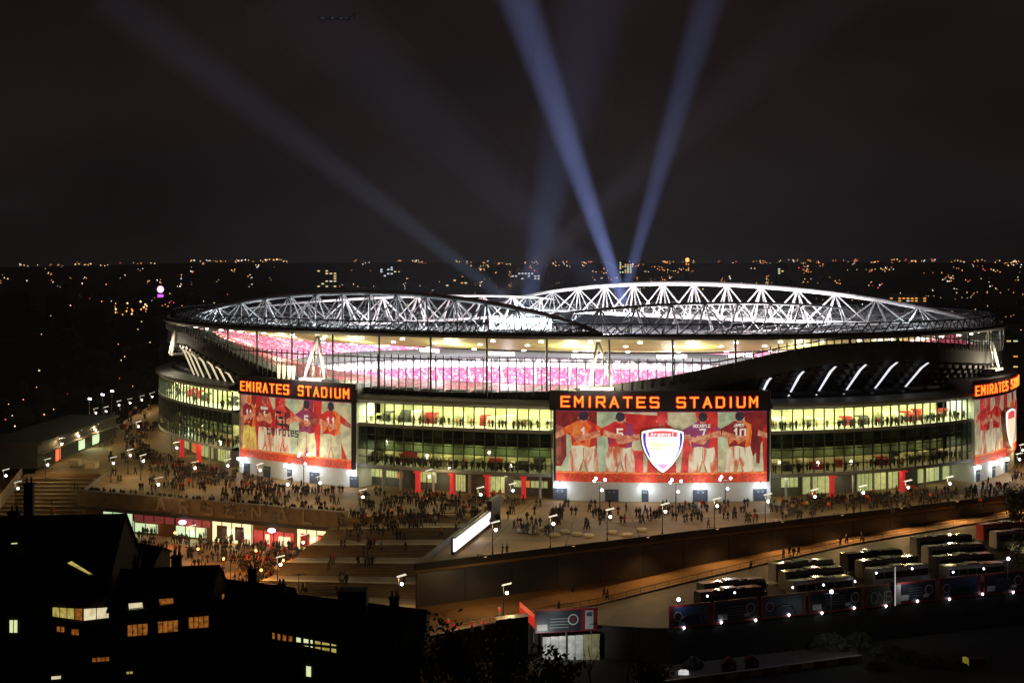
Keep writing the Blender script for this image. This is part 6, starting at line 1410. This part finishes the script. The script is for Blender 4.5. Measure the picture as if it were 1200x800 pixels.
pt = gz(188, 380, 900); pp = thing('pylon_sign', pt, 'slim pylon with glowing magenta globe left of the stadium roof', 'sign'); c = at(188, 339, 900); MB().tube(pt, Vector((c.x, 900, c.z)), .5, .4, 8).obj('post', M_dsteel, pp); MB().ball(c, 1.9, 10).obj('globe', mat('magenta_globe', (1, .4, .9), .5, emit=3.5, ecol=(1, .35, .85), noise=0), pp); MB().box(c - up * 3.6, (3, 1, 1.6)).obj('panel', mat('violet_panel', (.5, .1, .9), .5, emit=1.5, ecol=(.6, .1, .9), noise=0), pp)
rd = random.Random(21)
def block(i):
    d = rd.choice([rd.uniform(620, 1200), rd.uniform(900, 2400), rd.uniform(1500, 4200)]); px = rd.uniform(-20, 1220); X = (px - 600) * d / F
    if d < 860 and -30 < X < 130: d = 900.; X = (px - 600) * d / F
    hgt = rd.choice([8, 9, 11, 14, 18, 26]) * rd.uniform(.8, 1.2); w2 = rd.uniform(10, 34); z0 = hill(X, d); y_px = HOR + F * (H - z0 - hgt) / d
    p = Vector((X, d, z0)); r = thing('distant_building', p, '%s distant building %s' % (('low pitched-roofed' if hgt < 13 else 'dark flat-roofed' if hgt < 20 else 'tall dark'), ('left of the stadium' if px < 190 else 'behind the near roof arch' if px < 560 else 'behind the far roof arch' if px < 1000 else 'towards the right edge') + (' on the skyline' if d > 1800 else ' in the middle distance' if d > 1000 else ' close behind the stadium')), 'building', 'distant city buildings')
    rz = rd.uniform(-.5, .5); b = MB().box((X, d, z0 + hgt / 2), (w2, w2 * .6, hgt), rz); 
    if hgt < 13: b.hexa([(X - w2 / 2, d - 3, z0 + hgt + .02), (X + w2 / 2, d - 3, z0 + hgt + .02), (X + w2 / 2, d + 3, z0 + hgt + .02), (X - w2 / 2, d + 3, z0 + hgt + .02)], [(X - w2 / 2, d - .2, z0 + hgt + 3), (X + w2 / 2, d - .2, z0 + hgt + 3), (X + w2 / 2, d + .2, z0 + hgt + 3), (X - w2 / 2, d + .2, z0 + hgt + 3)])
    b.obj('wall', M_far, r); s_ = max(.4, d * .00024)
    for _ in range(rd.randint(0, 2 if px < 330 else 3)):
        cs, sn = math.cos(rz), math.sin(rz); u_ = rd.uniform(-.45, .45) * w2; v_ = -w2 * .3 - .1
        MB().box((X + u_ * cs - v_ * sn, d + u_ * sn + v_ * cs, z0 + rd.uniform(.3, .9) * hgt), (s_ * 1.6, .2, s_ * 1.6), rz).obj('window', rd.choices(M_fw, (5, 3, 3, 2))[0], r)
for i in range(150): block(i)
# street lights of the far city, countless, in one mass
cl = MB(); CM = [mat('city_orange', (1, .4, .1), .5, emit=2.6, ecol=(1, .36, .07), noise=0), mat('city_warm', (1, .7, .35), .5, emit=2.4, ecol=(1, .68, .3), noise=0), mat('city_white', (1, 1, 1), .5, emit=2.6, ecol=(.9, .95, 1), noise=0), mat('city_red', (1, .1, .1), .5, emit=2.4, ecol=(1, .08, .1), noise=0), mat('city_green', (.5, 1, .4), .5, emit=1.5, ecol=(.5, 1, .4), noise=0)]
def dot(X, Y, z, r_, mi):
    n0 = len(cl.v); cl.v += [(X - r_, Y, z), (X + r_, Y, z), (X, Y, z - r_), (X, Y, z + r_), (X, Y - r_, z), (X, Y + r_, z)]
    for f_ in ((0, 4, 3), (4, 1, 3), (1, 5, 3), (5, 0, 3), (4, 0, 2), (1, 4, 2), (5, 1, 2), (0, 5, 2)): cl.f.append(tuple(n0 + k for k in f_)); cl.m.append(mi)
def city(n, px0, px1, d0, d1, wts, r0=.00018, r1=.0004, zlo=4, zhi=14, clump=1):
    k = 0
    while k < n:
        d = math.exp(rd.uniform(math.log(d0), math.log(d1))); px = rd.uniform(px0, px1)
        for _ in range(rd.randint(1, clump)):
            X = (px - 600) * d / F; mi = rd.choices(range(5), wts)[0]; dot(X, d, hill(X, d) + rd.uniform(zlo, zhi), d * rd.uniform(r0, r1), mi); k += 1; px += rd.uniform(-5, 5); d *= rd.uniform(.985, 1.015)
city(330, -10, 1210, 3000, 8800, (6, 4, 2, 1, .3), clump=4)
city(300, 560, 1210, 3500, 8800, (7, 3, 1, 2, .2), clump=5)
city(110, 380, 760, 900, 3600, (2, 5, 5, 1, 1), r0=.00018, r1=.00032, clump=2)
city(110, 760, 1210, 650, 3200, (3, 5, 4, .6, .4), r0=.00018, r1=.00032, clump=2)
city(24, -10, 330, 1100, 3000, (5, 4, 3, 1.5, .3), r0=.00018, r1=.00032, clump=2)
city(26, -10, 190, 430, 1000, (4, 4, 1, 2, 1), r0=.0002, r1=.0004)
city(80, 100, 170, 1600, 2050, (9, 3, 0, 0, 0), r0=.0004, r1=.0007, zlo=3, zhi=9, clump=3)
city(16, 62, 85, 1750, 1900, (3, 6, 0, 0, 0), r0=.0003, r1=.0005, clump=3)
city(14, 190, 207, 1700, 1900, (6, 1, 0, 4, 0), r0=.0002, r1=.0004, clump=2)
city(30, 215, 330, 7600, 8600, (4, 4, 4, 0, 0), r0=.00025, r1=.0005, zlo=10, zhi=16, clump=4)
city(10, 0, 60, 480, 640, (6, 2, 0, 2, 0), r0=.0003, r1=.0006)
for _ in range(34):                        # lamp-lined streets running across the view
    d = math.exp(rd.uniform(math.log(750), math.log(5200))); px = rd.uniform(-20, 1200); X = (px - 600) * d / F; a_ = rd.uniform(-.6, .6) if rd.random() < .7 else rd.uniform(-1.5, 1.5); mi = rd.choices(range(3), (6, 4, 1))[0]
    for k in range(rd.randint(4, 11)):
        X += math.cos(a_) * 34; d += math.sin(a_) * 34
        if inside_core(Vector((X, d, 0))) or rd.random() < .2: continue
        dot(X, d, hill(X, d) + 8, d * rd.uniform(.00016, .0003), mi)
stuff(cl.obj('city_lights', CM)); bpy.data.objects['city_lights']['label'] = 'scattered far street lights of the city to the horizon'
# dark far woods on the left
wd_ = MB()
for _ in range(900):
    d = rd.uniform(520, 2600); px = rd.uniform(-20, 1220) if rd.random() < .3 else rd.uniform(-20, 240); X = (px - 600) * d / F; z0 = hill(X, d); r_ = rd.uniform(3, 7); hh_ = rd.uniform(6, 13)
    if inside_core(Vector((X, d, 0))) or (d < 640 and X > -170) or (d < 860 and -30 < X < 130): continue
    wd_.lathe([(r_ * .2, 0), (r_ * .9, hh_ * .3), (r_, hh_ * .55), (r_ * .6, hh_ * .85), (r_ * .15, hh_)], (X, d, z0), 7)
o = stuff(wd_.obj('far_trees', M_leaf)); o['label'] = 'dark far-off trees between the city lights'

# ---------------------------------------------------------------- searchlights and their beams in the misty air
M_case = mat('searchlight_case', (.05, .05, .05), .5, noise=0)
def beam(bx_, by_, tx, ty, d, w0, w1, power, dens, label, col=(.32, .42, 1.0)):
    p0 = at(bx_, by_, d); p1 = at(tx, ty, d * 1.02); ax = (p1 - p0).normalized()
    z0 = hill(p0.x, p0.y) + 1; k = (p0.z - z0) / ax.z; src = p0 - ax * k; L = (p1 - src).length
    r0 = w0 * d / F / 2; r1 = w1 * d / F / 2; slope = (r1 - r0) / (p1 - p0).length; rs = max(.9, r0 - slope * k)
    sl = thing('searchlight', src, 'searchlight behind the stadium throwing ' + label, 'searchlight', 'searchlights behind the stadium')
    MB().tube(src - ax * 1.6, src, .9, 1.2, 12).obj('drum', M_case, sl); MB().tube(src + ax * .01, src + ax * .06, 1.1, k=12).obj('lens', M_lampb, sl); MB().box(src - up * 1.0 + Vector((0, 0, -.6)), (2.4, 1.6, .8)).obj('base', M_case, sl)
    b = MB().tube(src + ax * .3, p1, rs, r1, 20)
    m = bpy.data.materials.new('misty_air'); m.use_nodes = True; t = m.node_tree; t.nodes.remove(t.nodes['Principled BSDF']); pv = t.nodes.new('ShaderNodeVolumePrincipled'); pv.inputs['Density'].default_value = dens; pv.inputs['Color'].default_value = (.9, .9, .9, 1); pv.inputs['Anisotropy'].default_value = 0.
    t.links.new(pv.outputs[0], t.nodes['Material Output'].inputs['Volume'])
    o = stuff(b.obj('misty_beam', m, org=src)); o['label'] = label + ' in the misty air'
    back = rs / max(1e-4, slope) if slope > 1e-4 else 400
    l = bpy.data.lights.new('searchlight_lamp', 'SPOT'); l.energy = power; l.color = col; l.spot_size = 2 * math.atan((r1 + .5) / L) * 1.0; l.spot_blend = 1.0; l.shadow_soft_size = .4
    l.use_nodes = True; lt_ = l.node_tree; em_ = lt_.nodes['Emission']; fo = lt_.nodes.new('ShaderNodeLightFalloff'); fo.inputs['Strength'].default_value = 1; lt_.links.new(fo.outputs['Quadratic'], em_.inputs['Strength'])
    lo = bpy.data.objects.new('searchlight_lamp', l); COL.objects.link(lo); lo.parent = sl; lo.location = ax * .4; lo.rotation_euler = ax.to_track_quat('-Z', 'Y').to_euler()
beam(722, 330, 598, -30, 650, 22, 60, 1.4e7, .004, 'the bright blue beam leaning left')
beam(741, 312, 842, -40, 660, 18, 52, 6.2e6, .004, 'the blue beam leaning right')
beam(530, 302, 120, -10, 720, 26, 70, 3.2e6, .004, 'the faint beam slanting far to the left', (.45, .58, .9))
beam(668, 300, 330, -20, 740, 60, 130, .7e6, .004, 'the very faint wide beam in the middle', (.42, .48, 1))
beam(630, 300, 700, -30, 760, 80, 120, 1.3e6, .004, 'the faint beam crossing behind the bright one', (.36, .44, 1))
beam(640, 300, 1010, -30, 780, 40, 90, 1.1e6, .004, 'the faintest wide beam slanting right', (.75, .6, .8))
# airliner high in the sky with a row of cabin lights
ap_ = at(394, 22, 2600); ai_ = thing('airliner', ap_, 'tiny airliner with a row of pale lights high at upper left', 'airliner')
MB().path([ap_ + Vector((x_, 0, z_)) for x_, z_ in ((-30, .6), (-24, 0), (0, 0), (24, .2), (31, 1.6))], [.4, 2.6, 2.8, 2.4, .5], 10).obj('fuselage', M_dark, ai_, smooth=True); MB().hexa([ap_ + Vector((-6, 0, -1)), ap_ + Vector((5, 0, -1)), ap_ + Vector((13, 26, 0)), ap_ + Vector((9, 26, 0))], [ap_ + Vector((-6, 0, -.5)), ap_ + Vector((5, 0, -.5)), ap_ + Vector((13, 26, .3)), ap_ + Vector((9, 26, .3))]).hexa([ap_ + Vector((-6, 0, -1)), ap_ + Vector((9, -26, 0)), ap_ + Vector((13, -26, 0)), ap_ + Vector((5, 0, -1))], [ap_ + Vector((-6, 0, -.5)), ap_ + Vector((9, -26, .3)), ap_ + Vector((13, -26, .3)), ap_ + Vector((5, 0, -.5))]).obj('wing', M_dark, ai_)
MB().hexa([ap_ + Vector((22, -.3, 2)), ap_ + Vector((29, -.3, 2)), ap_ + Vector((29, .3, 2)), ap_ + Vector((22, .3, 2))], [ap_ + Vector((28, -.2, 10)), ap_ + Vector((32, -.2, 10)), ap_ + Vector((32, .2, 10)), ap_ + Vector((28, .2, 10))]).obj('tail_fin', M_dark, ai_)
for x_, k in ((-23, .09), (-20, .06), (-6, .16), (0, .05), (8, .1), (16, .05), (26, .04)): MB().ball(ap_ + Vector((x_, -2.9, .3)), 1.1, 6).obj('cabin_light', mat('cabin_light_%d' % int(k * 100), (1, 1, 1), .5, emit=k, ecol=(.8, .8, 1), noise=0), ai_)

# the hazy night air over the city
hz = MB().box((0, 4700, 86), (15000, 10600, 232)); hm = bpy.data.materials.new('night_haze'); hm.use_nodes = True; t = hm.node_tree; t.nodes.remove(t.nodes['Principled BSDF']); pv = t.nodes.new('ShaderNodeVolumePrincipled'); pv.inputs['Density'].default_value = 6e-5; pv.inputs['Color'].default_value = (.9, .92, .97, 1); t.links.new(pv.outputs[0], t.nodes['Material Output'].inputs['Volume'])
o = stuff(hz.obj('haze', hm)); o['label'] = 'thin night haze over the whole city'

for o in bpy.data.objects:
    if '_o' in o: del o['_o']
